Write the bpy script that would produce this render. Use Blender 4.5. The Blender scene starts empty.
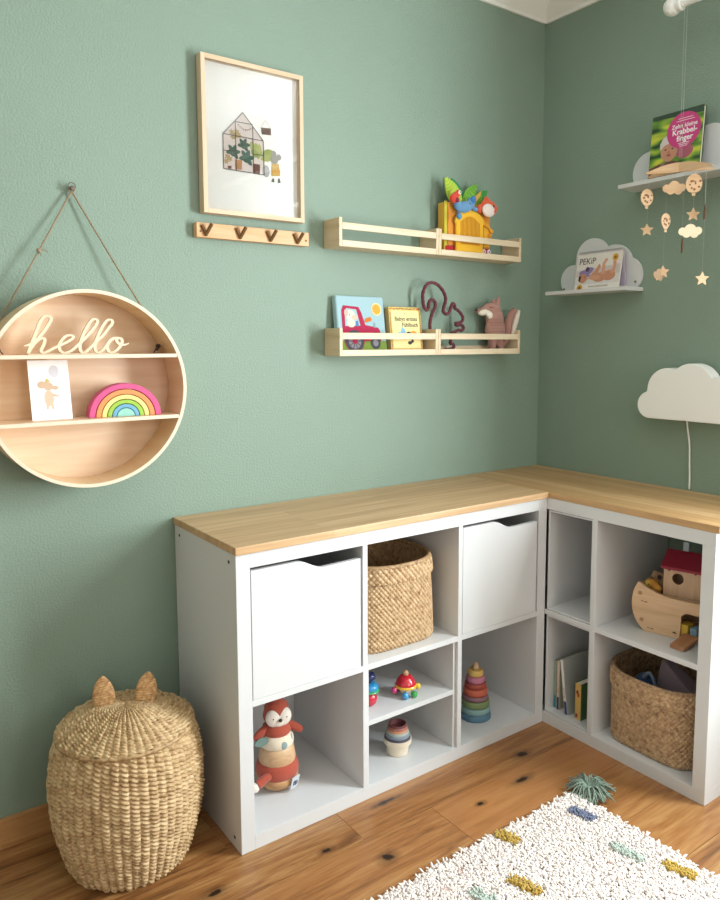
import bpy, math, random
from mathutils import Vector, Matrix, Euler
import numpy as np
R = math.radians
PI = math.pi
col = bpy.context.scene.collection
rnd = random.Random(7)

# ------------------------------------------------------------------ materials
def lin(h):
    if isinstance(h, str):
        h = h.lstrip('#'); h = [int(h[i:i+2], 16) for i in (0, 2, 4)]
    o = []
    for v in h:
        v /= 255.0
        o.append(v/12.92 if v <= .04045 else ((v+.055)/1.055)**2.4)
    return (o[0], o[1], o[2], 1)
_m = {}
def newmat(name):
    m = bpy.data.materials.new(name); m.use_nodes = True
    nt = m.node_tree
    return m, nt, nt.nodes['Principled BSDF']
def flat(h, rough=.6, metal=0, coat=0, noise=.06, spec=.5):
    key = (str(h), rough, metal, coat, noise)
    if key in _m: return _m[key]
    m, nt, b = newmat('paint')
    c = lin(h)
    if noise:
        tc = nt.nodes.new('ShaderNodeTexCoord'); n = nt.nodes.new('ShaderNodeTexNoise'); n.inputs['Scale'].default_value = 60
        nt.links.new(tc.outputs['Object'], n.inputs['Vector'])
        mx = nt.nodes.new('ShaderNodeMix'); mx.data_type = 'RGBA'
        mx.inputs['A'].default_value = tuple(min(1, v*(1-noise)) for v in c[:3])+(1,)
        mx.inputs['B'].default_value = tuple(min(1, v*(1+noise)) for v in c[:3])+(1,)
        nt.links.new(n.outputs['Fac'], mx.inputs['Factor']); nt.links.new(mx.outputs['Result'], b.inputs['Base Color'])
    else:
        b.inputs['Base Color'].default_value = c
    b.inputs['Roughness'].default_value = rough; b.inputs['Metallic'].default_value = metal
    b.inputs['Coat Weight'].default_value = coat; b.inputs['Specular IOR Level'].default_value = spec
    _m[key] = m; return m
def fabric(h, h2=None, scale=400, bump=.4):
    key = ('fab', str(h), str(h2), scale)
    if key in _m: return _m[key]
    m, nt, b = newmat('fabric')
    tc = nt.nodes.new('ShaderNodeTexCoord'); n = nt.nodes.new('ShaderNodeTexNoise')
    n.inputs['Scale'].default_value = scale; n.inputs['Detail'].default_value = 3
    nt.links.new(tc.outputs['Object'], n.inputs['Vector'])
    mx = nt.nodes.new('ShaderNodeMix'); mx.data_type = 'RGBA'
    a = lin(h); c = lin(h2) if h2 else tuple(v*.78 for v in a[:3])+(1,)
    mx.inputs['A'].default_value = c; mx.inputs['B'].default_value = a
    nt.links.new(n.outputs['Fac'], mx.inputs['Factor']); nt.links.new(mx.outputs['Result'], b.inputs['Base Color'])
    bp = nt.nodes.new('ShaderNodeBump'); bp.inputs['Strength'].default_value = bump; bp.inputs['Distance'].default_value = .001
    nt.links.new(n.outputs['Fac'], bp.inputs['Height']); nt.links.new(bp.outputs['Normal'], b.inputs['Normal'])
    b.inputs['Roughness'].default_value = .9; b.inputs['Sheen Weight'].default_value = .25
    _m[key] = m; return m
def wood(light, dark, axis='x', scale=9, rough=.5, contrast=1.0, stretch=14):
    key = ('wood', str(light), str(dark), axis, scale, rough, stretch)
    if key in _m: return _m[key]
    m, nt, b = newmat('wood')
    tc = nt.nodes.new('ShaderNodeTexCoord'); mp = nt.nodes.new('ShaderNodeMapping')
    s = [scale*1.0]*3; s['xyz'.index(axis)] = scale/stretch
    mp.inputs['Scale'].default_value = s
    nt.links.new(tc.outputs['Object'], mp.inputs['Vector'])
    n = nt.nodes.new('ShaderNodeTexNoise'); n.inputs['Scale'].default_value = 2.2; n.inputs['Detail'].default_value = 5; n.inputs['Distortion'].default_value = 1.6
    nt.links.new(mp.outputs['Vector'], n.inputs['Vector'])
    n2 = nt.nodes.new('ShaderNodeTexNoise'); n2.inputs['Scale'].default_value = 14; n2.inputs['Detail'].default_value = 4
    nt.links.new(mp.outputs['Vector'], n2.inputs['Vector'])
    ad = nt.nodes.new('ShaderNodeMath'); ad.operation = 'MULTIPLY_ADD'; ad.inputs[1].default_value = .45
    nt.links.new(n2.outputs['Fac'], ad.inputs[0]); nt.links.new(n.outputs['Fac'], ad.inputs[2])
    cr = nt.nodes.new('ShaderNodeValToRGB')
    cr.color_ramp.elements[0].position = .45; cr.color_ramp.elements[0].color = lin(dark)
    cr.color_ramp.elements[1].position = .85; cr.color_ramp.elements[1].color = lin(light)
    nt.links.new(ad.outputs[0], cr.inputs['Fac']); nt.links.new(cr.outputs['Color'], b.inputs['Base Color'])
    bp = nt.nodes.new('ShaderNodeBump'); bp.inputs['Strength'].default_value = .12; bp.inputs['Distance'].default_value = .001
    nt.links.new(ad.outputs[0], bp.inputs['Height']); nt.links.new(bp.outputs['Normal'], b.inputs['Normal'])
    b.inputs['Roughness'].default_value = rough
    _m[key] = m; return m
def wallpaint(h, strength=.35):
    m, nt, b = newmat('wall_paint')
    tc = nt.nodes.new('ShaderNodeTexCoord')
    n = nt.nodes.new('ShaderNodeTexNoise'); n.inputs['Scale'].default_value = 170; n.inputs['Detail'].default_value = 3; n.inputs['Roughness'].default_value = .55
    nt.links.new(tc.outputs['Object'], n.inputs['Vector'])
    n2 = nt.nodes.new('ShaderNodeTexNoise'); n2.inputs['Scale'].default_value = 2.5; n2.inputs['Detail'].default_value = 3
    nt.links.new(tc.outputs['Object'], n2.inputs['Vector'])
    c = lin(h); mx = nt.nodes.new('ShaderNodeMix'); mx.data_type = 'RGBA'
    mx.inputs['A'].default_value = tuple(v*.95 for v in c[:3])+(1,); mx.inputs['B'].default_value = tuple(v*1.05 for v in c[:3])+(1,)
    nt.links.new(n2.outputs['Fac'], mx.inputs['Factor']); nt.links.new(mx.outputs['Result'], b.inputs['Base Color'])
    bp = nt.nodes.new('ShaderNodeBump'); bp.inputs['Strength'].default_value = strength; bp.inputs['Distance'].default_value = .004
    nt.links.new(n.outputs['Fac'], bp.inputs['Height']); nt.links.new(bp.outputs['Normal'], b.inputs['Normal'])
    b.inputs['Roughness'].default_value = .55; b.inputs['Specular IOR Level'].default_value = .4
    return m
def staves(axis, light, dark):
    # edge-glued wood: long strips of slightly different tone
    m, nt, b = newmat('glued_wood')
    tc = nt.nodes.new('ShaderNodeTexCoord'); mp = nt.nodes.new('ShaderNodeMapping')
    if axis == 'y': mp.inputs['Rotation'].default_value = (0, 0, PI/2)
    nt.links.new(tc.outputs['Object'], mp.inputs['Vector'])
    br = nt.nodes.new('ShaderNodeTexBrick'); br.inputs['Scale'].default_value = 1; br.inputs['Mortar Size'].default_value = .0004
    br.inputs['Mortar Smooth'].default_value = 1; br.inputs['Brick Width'].default_value = .9; br.inputs['Row Height'].default_value = .043
    br.offset = .37; br.inputs['Color1'].default_value = lin(light); br.inputs['Color2'].default_value = lin(dark); br.inputs['Mortar'].default_value = lin(dark)
    nt.links.new(mp.outputs['Vector'], br.inputs['Vector'])
    mp2 = nt.nodes.new('ShaderNodeMapping'); mp2.inputs['Scale'].default_value = (2.2, 40, 40)
    nt.links.new(mp.outputs['Vector'], mp2.inputs['Vector'])
    n = nt.nodes.new('ShaderNodeTexNoise'); n.inputs['Scale'].default_value = 1.3; n.inputs['Detail'].default_value = 6; n.inputs['Distortion'].default_value = .8
    nt.links.new(mp2.outputs['Vector'], n.inputs['Vector'])
    cr = nt.nodes.new('ShaderNodeValToRGB'); cr.color_ramp.elements[0].position = .3; cr.color_ramp.elements[0].color = (.72, .66, .58, 1)
    cr.color_ramp.elements[1].position = .65; cr.color_ramp.elements[1].color = (1.06, 1.05, 1.04, 1)
    nt.links.new(n.outputs['Fac'], cr.inputs['Fac'])
    mx = nt.nodes.new('ShaderNodeMix'); mx.data_type = 'RGBA'; mx.blend_type = 'MULTIPLY'; mx.inputs['Factor'].default_value = .8
    nt.links.new(br.outputs['Color'], mx.inputs['A']); nt.links.new(cr.outputs['Color'], mx.inputs['B'])
    nt.links.new(mx.outputs['Result'], b.inputs['Base Color'])
    b.inputs['Roughness'].default_value = .38
    return m
def attr_wood(base_name='oak_planks'):
    m, nt, b = newmat(base_name)
    tc = nt.nodes.new('ShaderNodeTexCoord'); at = nt.nodes.new('ShaderNodeAttribute'); at.attribute_name = 'tone'
    sx = nt.nodes.new('ShaderNodeSeparateColor'); nt.links.new(at.outputs['Color'], sx.inputs['Color'])
    mp = nt.nodes.new('ShaderNodeMapping'); mp.inputs['Scale'].default_value = (2.0, 22, 1)
    cmb = nt.nodes.new('ShaderNodeCombineXYZ')
    ml = nt.nodes.new('ShaderNodeMath'); ml.operation = 'MULTIPLY'; ml.inputs[1].default_value = 37
    nt.links.new(sx.outputs[1], ml.inputs[0]); nt.links.new(ml.outputs[0], cmb.inputs[0]); nt.links.new(ml.outputs[0], cmb.inputs[2])
    nt.links.new(tc.outputs['Object'], mp.inputs['Vector'])
    va = nt.nodes.new('ShaderNodeVectorMath'); va.operation = 'ADD'
    nt.links.new(mp.outputs['Vector'], va.inputs[0]); nt.links.new(cmb.outputs[0], va.inputs[1])
    n = nt.nodes.new('ShaderNodeTexNoise'); n.inputs['Scale'].default_value = .9; n.inputs['Detail'].default_value = 7; n.inputs['Distortion'].default_value = 1.3; n.inputs['Roughness'].default_value = .62
    nt.links.new(va.outputs[0], n.inputs['Vector'])
    w = nt.nodes.new('ShaderNodeTexNoise'); w.inputs['Scale'].default_value = 6; w.inputs['Detail'].default_value = 5
    nt.links.new(va.outputs[0], w.inputs['Vector'])
    ad = nt.nodes.new('ShaderNodeMath'); ad.operation = 'MULTIPLY_ADD'; ad.inputs[1].default_value = .4
    nt.links.new(w.outputs['Fac'], ad.inputs[0]); nt.links.new(n.outputs['Fac'], ad.inputs[2])
    cr = nt.nodes.new('ShaderNodeValToRGB'); e = cr.color_ramp.elements
    e[0].position = .49; e[0].color = lin('54351b'); e[1].position = .92; e[1].color = lin('b38a57')
    e2 = cr.color_ramp.elements.new(.66); e2.color = lin('8f5f35')
    nt.links.new(ad.outputs[0], cr.inputs['Fac'])
    # smooth reddish tone by plank
    mx = nt.nodes.new('ShaderNodeMix'); mx.data_type = 'RGBA'; mx.inputs['B'].default_value = lin('a66f40'); fm = nt.nodes.new('ShaderNodeMath'); fm.operation = 'MULTIPLY'; fm.inputs[1].default_value = .8; nt.links.new(sx.outputs[0], fm.inputs[0])
    nt.links.new(fm.outputs[0], mx.inputs['Factor']); nt.links.new(cr.outputs['Color'], mx.inputs['A'])
    last = mx.outputs['Result']
    # knots: dark ovals with a soft brown halo
    nz = nt.nodes.new('ShaderNodeTexNoise'); nz.inputs['Scale'].default_value = 45; nz.inputs['Detail'].default_value = 2
    nt.links.new(tc.outputs['Object'], nz.inputs['Vector'])
    for (kx, ky, rx, ry) in [(-1.22, -.611, .017, .013), (-.70, -.582, .026, .008), (-.88, -.592, .011, .006), (-1.33, -.50, .012, .006), (-.60, -.49, .02, .01), (-1.09, -.43, .03, .006), (-1.62, -.47, .02, .008)]:
        sb = nt.nodes.new('ShaderNodeVectorMath'); sb.operation = 'SUBTRACT'; sb.inputs[1].default_value = (kx, ky, 0)
        nt.links.new(tc.outputs['Object'], sb.inputs[0])
        sc = nt.nodes.new('ShaderNodeVectorMath'); sc.operation = 'MULTIPLY'; sc.inputs[1].default_value = (1/rx, 1/ry, 0)
        nt.links.new(sb.outputs[0], sc.inputs[0])
        ln = nt.nodes.new('ShaderNodeVectorMath'); ln.operation = 'LENGTH'; nt.links.new(sc.outputs[0], ln.inputs[0])
        an = nt.nodes.new('ShaderNodeMath'); an.operation = 'MULTIPLY_ADD'; an.inputs[1].default_value = 1.5
        nt.links.new(nz.outputs['Fac'], an.inputs[0]); nt.links.new(ln.outputs['Value'], an.inputs[2])
        rp = nt.nodes.new('ShaderNodeValToRGB'); rp.color_ramp.elements[0].position = .0; rp.color_ramp.elements[0].color = (1, 1, 1, 1)
        mr = nt.nodes.new('ShaderNodeMapRange'); mr.inputs['From Min'].default_value = .8; mr.inputs['From Max'].default_value = 3.4
        nt.links.new(an.outputs[0], mr.inputs['Value']); nt.links.new(mr.outputs['Result'], rp.inputs['Fac'])
        rp.color_ramp.elements[0].position = .24; rp.color_ramp.elements[1].position = 1; rp.color_ramp.elements[1].color = (0, 0, 0, 1)
        q = rp.color_ramp.elements.new(.4); q.color = (.5, .5, .5, 1)
        mk = nt.nodes.new('ShaderNodeMix'); mk.data_type = 'RGBA'; mk.inputs['B'].default_value = lin('2a1a10')
        nt.links.new(rp.outputs['Color'], mk.inputs['Factor']); nt.links.new(last, mk.inputs['A']); last = mk.outputs['Result']
    nt.links.new(last, b.inputs['Base Color'])
    b.inputs['Roughness'].default_value = .36
    bp = nt.nodes.new('ShaderNodeBump'); bp.inputs['Strength'].default_value = .15; bp.inputs['Distance'].default_value = .001
    nt.links.new(ad.outputs[0], bp.inputs['Height']); nt.links.new(bp.outputs['Normal'], b.inputs['Normal'])
    return m
def straw(c1, c2, c3):
    m, nt, b = newmat('straw')
    at = nt.nodes.new('ShaderNodeAttribute'); at.attribute_name = 'tone'
    tc = nt.nodes.new('ShaderNodeTexCoord'); n = nt.nodes.new('ShaderNodeTexNoise'); n.inputs['Scale'].default_value = 110; n.inputs['Detail'].default_value = 3
    nt.links.new(tc.outputs['Object'], n.inputs['Vector'])
    ad = nt.nodes.new('ShaderNodeMath'); ad.operation = 'MULTIPLY_ADD'; ad.inputs[1].default_value = .3
    nt.links.new(at.outputs['Fac'], ad.inputs[0]); nt.links.new(n.outputs['Fac'], ad.inputs[2])
    cr = nt.nodes.new('ShaderNodeValToRGB'); e = cr.color_ramp.elements
    e[0].position = .32; e[0].color = lin(c3); e[1].position = .88; e[1].color = lin(c1); q = e.new(.58); q.color = lin(c2)
    nt.links.new(ad.outputs[0], cr.inputs['Fac']); nt.links.new(cr.outputs['Color'], b.inputs['Base Color'])
    b.inputs['Roughness'].default_value = .6
    return m
def glass_mat():
    m = bpy.data.materials.new('picture_glass'); m.use_nodes = True; nt = m.node_tree; nt.nodes.clear()
    o = nt.nodes.new('ShaderNodeOutputMaterial'); t = nt.nodes.new('ShaderNodeBsdfTransparent'); g = nt.nodes.new('ShaderNodeBsdfGlossy')
    g.inputs['Roughness'].default_value = .0; f = nt.nodes.new('ShaderNodeFresnel'); f.inputs['IOR'].default_value = 1.5
    mx = nt.nodes.new('ShaderNodeMixShader')
    nt.links.new(f.outputs[0], mx.inputs[0]); nt.links.new(t.outputs[0], mx.inputs[1]); nt.links.new(g.outputs[0], mx.inputs[2]); nt.links.new(mx.outputs[0], o.inputs[0])
    return m

# ------------------------------------------------------------------ mesh builder
class MB:
    def __init__(s): s.v = []; s.f = []; s.mi = []; s.mats = []; s.cur = 0; s.pc = 0; s.M = Matrix.Identity(4)
    def mat(s, m):
        if m not in s.mats: s.mats.append(m)
        s.cur = s.mats.index(m); return s
    def at(s, loc=(0, 0, 0), rot=(0, 0, 0), sc=(1, 1, 1)):
        s.M = Matrix.LocRotScale(Vector(loc), Euler(rot), Vector(sc)); return s
    def add(s, vs, fs):
        o = len(s.v); s.v += [tuple(s.M @ Vector(p)) for p in vs]
        for f in fs: s.f.append([i+o for i in f]); s.mi.append(s.cur)
        return s
    def box(s, x0, x1, y0, y1, z0, z1):
        return s.add([(x0,y0,z0),(x1,y0,z0),(x1,y1,z0),(x0,y1,z0),(x0,y0,z1),(x1,y0,z1),(x1,y1,z1),(x0,y1,z1)],
                     [(0,3,2,1),(4,5,6,7),(0,1,5,4),(1,2,6,5),(2,3,7,6),(3,0,4,7)])
    def prism(s, poly, d0, d1):              # polygon in xz, extruded along y
        n = len(poly); a = sum(poly[i][0]*poly[(i+1) % n][1]-poly[(i+1) % n][0]*poly[i][1] for i in range(n))
        if a < 0: poly = poly[::-1]
        if d0 > d1: d0, d1 = d1, d0
        return s.add([(x, d0, z) for x, z in poly]+[(x, d1, z) for x, z in poly],
                     [tuple(range(n)), tuple(range(2*n-1, n-1, -1))]+[(i, i+n, (i+1) % n+n, (i+1) % n) for i in range(n)])
    def poly(s, poly, y):                    # flat polygon facing -y
        n = len(poly); a = sum(poly[i][0]*poly[(i+1) % n][1]-poly[(i+1) % n][0]*poly[i][1] for i in range(n))
        if a < 0: poly = poly[::-1]
        s.pc += 1; y -= s.pc*3e-6
        return s.add([(x, y, z) for x, z in poly], [tuple(range(n))])
    def lathe(s, prof, n=32, cx=0, cy=0):
        vs = []; fs = []
        for r, z in prof:
            for k in range(n): vs.append((cx+r*math.cos(2*PI*k/n), cy+r*math.sin(2*PI*k/n), z))
        for i in range(len(prof)-1):
            for k in range(n):
                k2 = (k+1) % n; fs.append((i*n+k, i*n+k2, (i+1)*n+k2, (i+1)*n+k))
        if prof[0][0] > 1e-5: fs.append(tuple(range(n-1, -1, -1)))
        if prof[-1][0] > 1e-5: fs.append(tuple((len(prof)-1)*n+k for k in range(n)))
        return s.add(vs, fs)
    def ell(s, c, r, n=20, rot=(0, 0, 0)):
        if not hasattr(r, '__len__'): r = (r, r, r)
        M0 = s.M; s.M = M0 @ Matrix.LocRotScale(Vector(c), Euler(rot), Vector(r))
        m = max(6, n//2)
        s.lathe([(math.sin(PI*i/m) if 0 < i < m else 0, -math.cos(PI*i/m)) for i in range(m+1)], n)
        s.M = M0; return s
    def tube(s, pts, r, n=8, closed=False, caps=True):
        pts = [Vector(p) for p in pts]; N = len(pts); vs = []; fs = []
        rs = r if hasattr(r, '__len__') else [r]*N
        up = None
        for i, p in enumerate(pts):
            a = pts[(i-1) % N] if closed or i > 0 else p; b = pts[(i+1) % N] if closed or i < N-1 else p
            t = (b-a).normalized()
            if up is None: up = t.orthogonal().normalized()
            up = (up-t*up.dot(t))
            up = up.normalized() if up.length > 1e-6 else t.orthogonal().normalized()
            w = t.cross(up)
            for k in range(n):
                an = 2*PI*k/n; vs.append(tuple(p+(up*math.cos(an)+w*math.sin(an))*rs[i]))
        for i in range(N if closed else N-1):
            j = (i+1) % N
            for k in range(n):
                k2 = (k+1) % n; fs.append((i*n+k, i*n+k2, j*n+k2, j*n+k))
        if caps and not closed: fs.append(tuple(range(n-1, -1, -1))); fs.append(tuple((N-1)*n+k for k in range(n)))
        return s.add(vs, fs)
    def text(s, txt, x, z, size, y, rot=0, align='LEFT', shear=0, thick=0):
        cu = bpy.data.curves.new('t', 'FONT'); cu.body = txt; cu.size = size; cu.align_x = align; cu.shear = shear; cu.resolution_u = 3; cu.offset = thick
        o = bpy.data.objects.new('t', cu); col.objects.link(o); bpy.context.view_layer.update()
        y -= s.pc*3e-6; me = o.to_mesh(); c, sn = math.cos(rot), math.sin(rot)
        vs = [(x+v.co.x*c-v.co.y*sn, y, z+v.co.x*sn+v.co.y*c) for v in me.vertices]
        fs = [tuple(p.vertices) for p in me.polygons]
        s.add(vs, fs); o.to_mesh_clear(); bpy.data.objects.remove(o); bpy.data.curves.remove(cu); return s
    def build(s, name, m=None, parent=None, loc=None, bevel=0, smooth=None, seg=2):
        me = bpy.data.meshes.new(name); me.from_pydata(s.v, [], s.f)
        if m is not None: me.materials.append(m)
        else:
            for q in s.mats: me.materials.append(q)
            me.polygons.foreach_set('material_index', s.mi)
        if smooth is not None:
            me.polygons.foreach_set('use_smooth', [True]*len(me.polygons))
            if smooth < 180: me.set_sharp_from_angle(angle=R(smooth))
        me.update()
        o = bpy.data.objects.new(name, me); col.objects.link(o)
        if parent is not None: o.parent = parent
        if loc is not None: o.location = loc
        if bevel:
            bm = o.modifiers.new('b', 'BEVEL'); bm.width = bevel; bm.segments = seg; bm.limit_method = 'ANGLE'; bm.angle_limit = R(40)
        return o
def box(x0, x1, y0, y1, z0, z1): return MB().box(x0, x1, y0, y1, z0, z1)
def thing(name, label, cat, loc=(0, 0, 0), rotz=0, group=None, rot=None):
    o = bpy.data.objects.new(name, None); col.objects.link(o); o.empty_display_size = .05
    o.location = loc; o.rotation_euler = rot if rot else (0, 0, rotz); tag(o, label, cat, group); return o
def tag(o, label, cat, group=None):
    o['label'] = label; o['category'] = cat
    if group: o['group'] = group
    return o
def struct(o): o['kind'] = 'structure'; return o
def copy_tree(o, parent=None):
    c = o.copy(); col.objects.link(c)
    if parent is not None: c.parent = parent
    for ch in list(o.children): copy_tree(ch, c)
    return c
def remesh(o, vox, it=6):
    m = o.modifiers.new('r', 'REMESH'); m.mode = 'VOXEL'; m.voxel_size = vox; m.use_smooth_shade = True
    m2 = o.modifiers.new('s', 'SMOOTH'); m2.factor = .6; m2.iterations = it; return o
def circle(cx, cz, r, n=24, a0=0, a1=2*PI, rz=None):
    full = abs(a1-a0-2*PI) < 1e-6
    return [(cx+r*math.cos(a0+(a1-a0)*k/(n if full else n-1)), cz+(rz or r)*math.sin(a0+(a1-a0)*k/(n if full else n-1))) for k in range(n)]
def leafp(x, z, L, W, ang, n=8):
    pts = [(L*t, W*math.sin(PI*t)**.8) for t in [i/n for i in range(n+1)]]+[(L*t, -W*math.sin(PI*t)**.8) for t in [1-i/n for i in range(1, n)]]
    c, s = math.cos(ang), math.sin(ang); return [(x+a*c-b*s, z+a*s+b*c) for a, b in pts]
def star(cx, cz, r, n=5, q=.48, rot=PI/2):
    return [(cx+(r if k % 2 == 0 else r*q)*math.cos(rot+PI*k/n), cz+(r if k % 2 == 0 else r*q)*math.sin(rot+PI*k/n)) for k in range(2*n)]
def spline(pts, n=6, closed=False):
    P = [Vector(p) for p in pts]; N = len(P); out = []
    for i in range(N if closed else N-1):
        g = (lambda k: P[k % N]) if closed else (lambda k: P[max(0, min(N-1, k))])
        a, b, c, d = g(i-1), g(i), g(i+1), g(i+2)
        for j in range(n):
            t = j/n; out.append(.5*((2*b)+(c-a)*t+(2*a-5*b+4*c-d)*t*t+(3*b-a-3*c+d)*t**3))
    if not closed: out.append(P[-1])
    return out
def rrect(x0, x1, z0, z1, r, n=5):
    o = []
    for cx, cz, a in ((x1-r, z1-r, 0), (x0+r, z1-r, PI/2), (x0+r, z0+r, PI), (x1-r, z0+r, 1.5*PI)):
        o += [(cx+r*math.cos(a+PI/2*k/n), cz+r*math.sin(a+PI/2*k/n)) for k in range(n+1)]
    return o
def cloud_outline(circs, base, n=90):
    x0 = min(c[0]-c[2] for c in circs); x1 = max(c[0]+c[2] for c in circs); up = []; lo = []
    for i in range(n+1):
        x = x0+(x1-x0)*(.5-.5*math.cos(PI*i/n)); hi = None; l = None
        for cx, cz, r in circs:
            d = r*r-(x-cx)**2
            if d >= -1e-12:
                q = math.sqrt(max(d, 0)); hi = cz+q if hi is None else max(hi, cz+q); l = cz-q if l is None else min(l, cz-q)
        if hi is None: continue
        up.append((x, hi)); lo.append((x, max(base, l)))
    return up+[p for p in reversed(lo) if True][1:-1]

# ------------------------------------------------------------------ shared materials
M_white = flat('d2d2d2', .32, noise=.0)
M_whitematte = flat('eeeeee', .5, noise=.0)
M_green = wallpaint('839788', .5)
M_ceil = wallpaint('f1f0ec', .1)
M_pine = wood('dac8ab', 'c9b18d', 'x', 10)
M_pinez = wood('edd9b6', 'dcc094', 'z', 10)
M_birch = wood('ecd0b2', 'ddb794', 'x', 5, .55)
M_birchedge = flat('e4d3ba', .5)
M_frame = wood('dac2a4', 'c8aa88', 'x', 9)
M_framez = wood('dac2a4', 'c8aa88', 'z', 9)
M_ply = wood('e2c09a', 'cfa67c', 'x', 8)
M_brass = flat('7a5a34', .45, .5)
M_dark = flat('2a2422', .5)
M_twine = fabric('a8967a', '786850', 900)
M_steel = flat('9c9c98', .35, .8)

# ------------------------------------------------------------------ room
H = 2.50
XL, YB = -3.6, -3.9
W1 = (-1.30, -2.10, .62, 2.10)       # opening in the right wall (y far, y near, z low, z high)
W2 = (-1.5, -.35, .85, 2.15)        # opening in the rear wall (x0, x1, z0, z1)
# floor planks
fl = MB(); tones = []
pitch = .175; off = -.525
ks = range(-3, 20)
for k in ks:
    y1 = off-pitch*k; y0 = y1-pitch
    if y1 > .0: y1 = 0
    if y0 >= 0: continue
    rr = random.Random(k*13+5)
    L = [XL]; x = XL+rr.uniform(.3, 1.2)
    if k == 0: L = [XL, -2.4, -1.003, .0]
    else:
        while x < -.25: L.append(x); x += rr.uniform(1.0, 1.9)
        L.append(0)
    for i in range(len(L)-1):
        red = .85 if (k == 0 and i == 2) else rr.choice([.0, .1, .35])
        if k == 1: red = .35 if i else .1
        fl.box(L[i]+.0006, L[i+1]-.0006, y0+.0006, y1-.0006, -.02, 0)
        tones += [(red, rr.random(), 0, 1)]*24
fl.mat(M_dark)
o = fl.build('floor', attr_wood()); o.data.color_attributes.new('tone', 'FLOAT_COLOR', 'CORNER')
o.data.color_attributes['tone'].data.foreach_set('color', [c for t in tones for c in t])
struct(o)
struct(box(XL, 0, 0, .1, 0, H+.1).build('wall_left', M_green))
w = MB(); y0, y1, z0, z1 = W1
w.box(0, .22, y0, 0, 0, H+.1); w.box(0, .22, YB, y1, 0, H+.1); w.box(0, .22, y1, y0, 0, z0); w.box(0, .22, y1, y0, z1, H+.1)
struct(w.build('wall_right', M_green))
M_offw = wallpaint('cfcbc2', .1)
w = MB(); x0, x1, z0, z1 = W2
w.box(XL, x0, YB-.12, YB, 0, H+.1); w.box(x1, .12, YB-.12, YB, 0, H+.1); w.box(x0, x1, YB-.12, YB, 0, z0); w.box(x0, x1, YB-.12, YB, z1, H+.1)
struct(w.build('wall_rear', M_offw))
struct(box(XL-.1, XL, YB, .1, 0, H+.1).build('wall_side', M_offw))
struct(box(XL, 0, YB, 0, H+.03, H+.1).build('ceiling', M_ceil))
# cornice
def cornice(L, name, rz, loc):
    m = MB(); prof = [(0, -.028), (.008, -.028), (.012, -.018), (.052, .022), (.052, .03), (0, .03)]
    n = len(prof); vs = [(0, -a, H+b) for a, b in prof]+[(L, -a, H+b) for a, b in prof]
    m.add(vs, [tuple(range(n)), tuple(range(2*n-1, n-1, -1))]+[(i, i+n, (i+1) % n+n, (i+1) % n) for i in range(n)])
    o = m.build(name, M_ceil, loc=loc); o.rotation_euler.z = rz; return struct(o)
cornice(-XL, 'trim_1', 0, (XL, 0, 0))
cornice(-YB, 'trim_2', -PI/2, (0, 0, 0))
M_base = wood('b98a58', '94663a', 'x', 9, .4)
struct(box(XL, -1.516, -.015, 0, 0, .078).build('baseboard_left', M_base, bevel=.002))
struct(box(-.015, -.0, W1[0], -.016, 0, .078).build('baseboard_right', wood('b98a58', '94663a', 'y', 9, .4), bevel=.002))
# windows
def window(name, a0, a1, z0, z1, mtx):
    f = MB()
    t = .06
    f.box(a0, a0+t, .03, .09, z0, z1); f.box(a1-t, a1, .03, .09, z0, z1)
    f.box(a0+t, a1-t, .03, .09, z0, z0+t); f.box(a0+t, a1-t, .03, .09, z1-t, z1)
    mid = (a0+a1)/2; f.box(mid-.04, mid+.04, .03, .09, z0+t, z1-t)
    o = f.build(name, M_white); o.matrix_world = mtx; struct(o)
    g = box(a0+t, mid-.04, .055, .06, z0+t, z1-t).box(mid+.04, a1-t, .055, .06, z0+t, z1-t).build('window_pane', glass_mat(), o)
    return o
window('window_1', -W1[0], -W1[1], W1[2], W1[3], Matrix.Translation((.10, 0, 0)) @ Matrix.Rotation(-PI/2, 4, 'Z'))
window('window_2', -W2[1], -W2[0], W2[2], W2[3], Matrix.Translation((0, YB, 0)) @ Matrix.Rotation(PI, 4, 'Z'))

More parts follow.
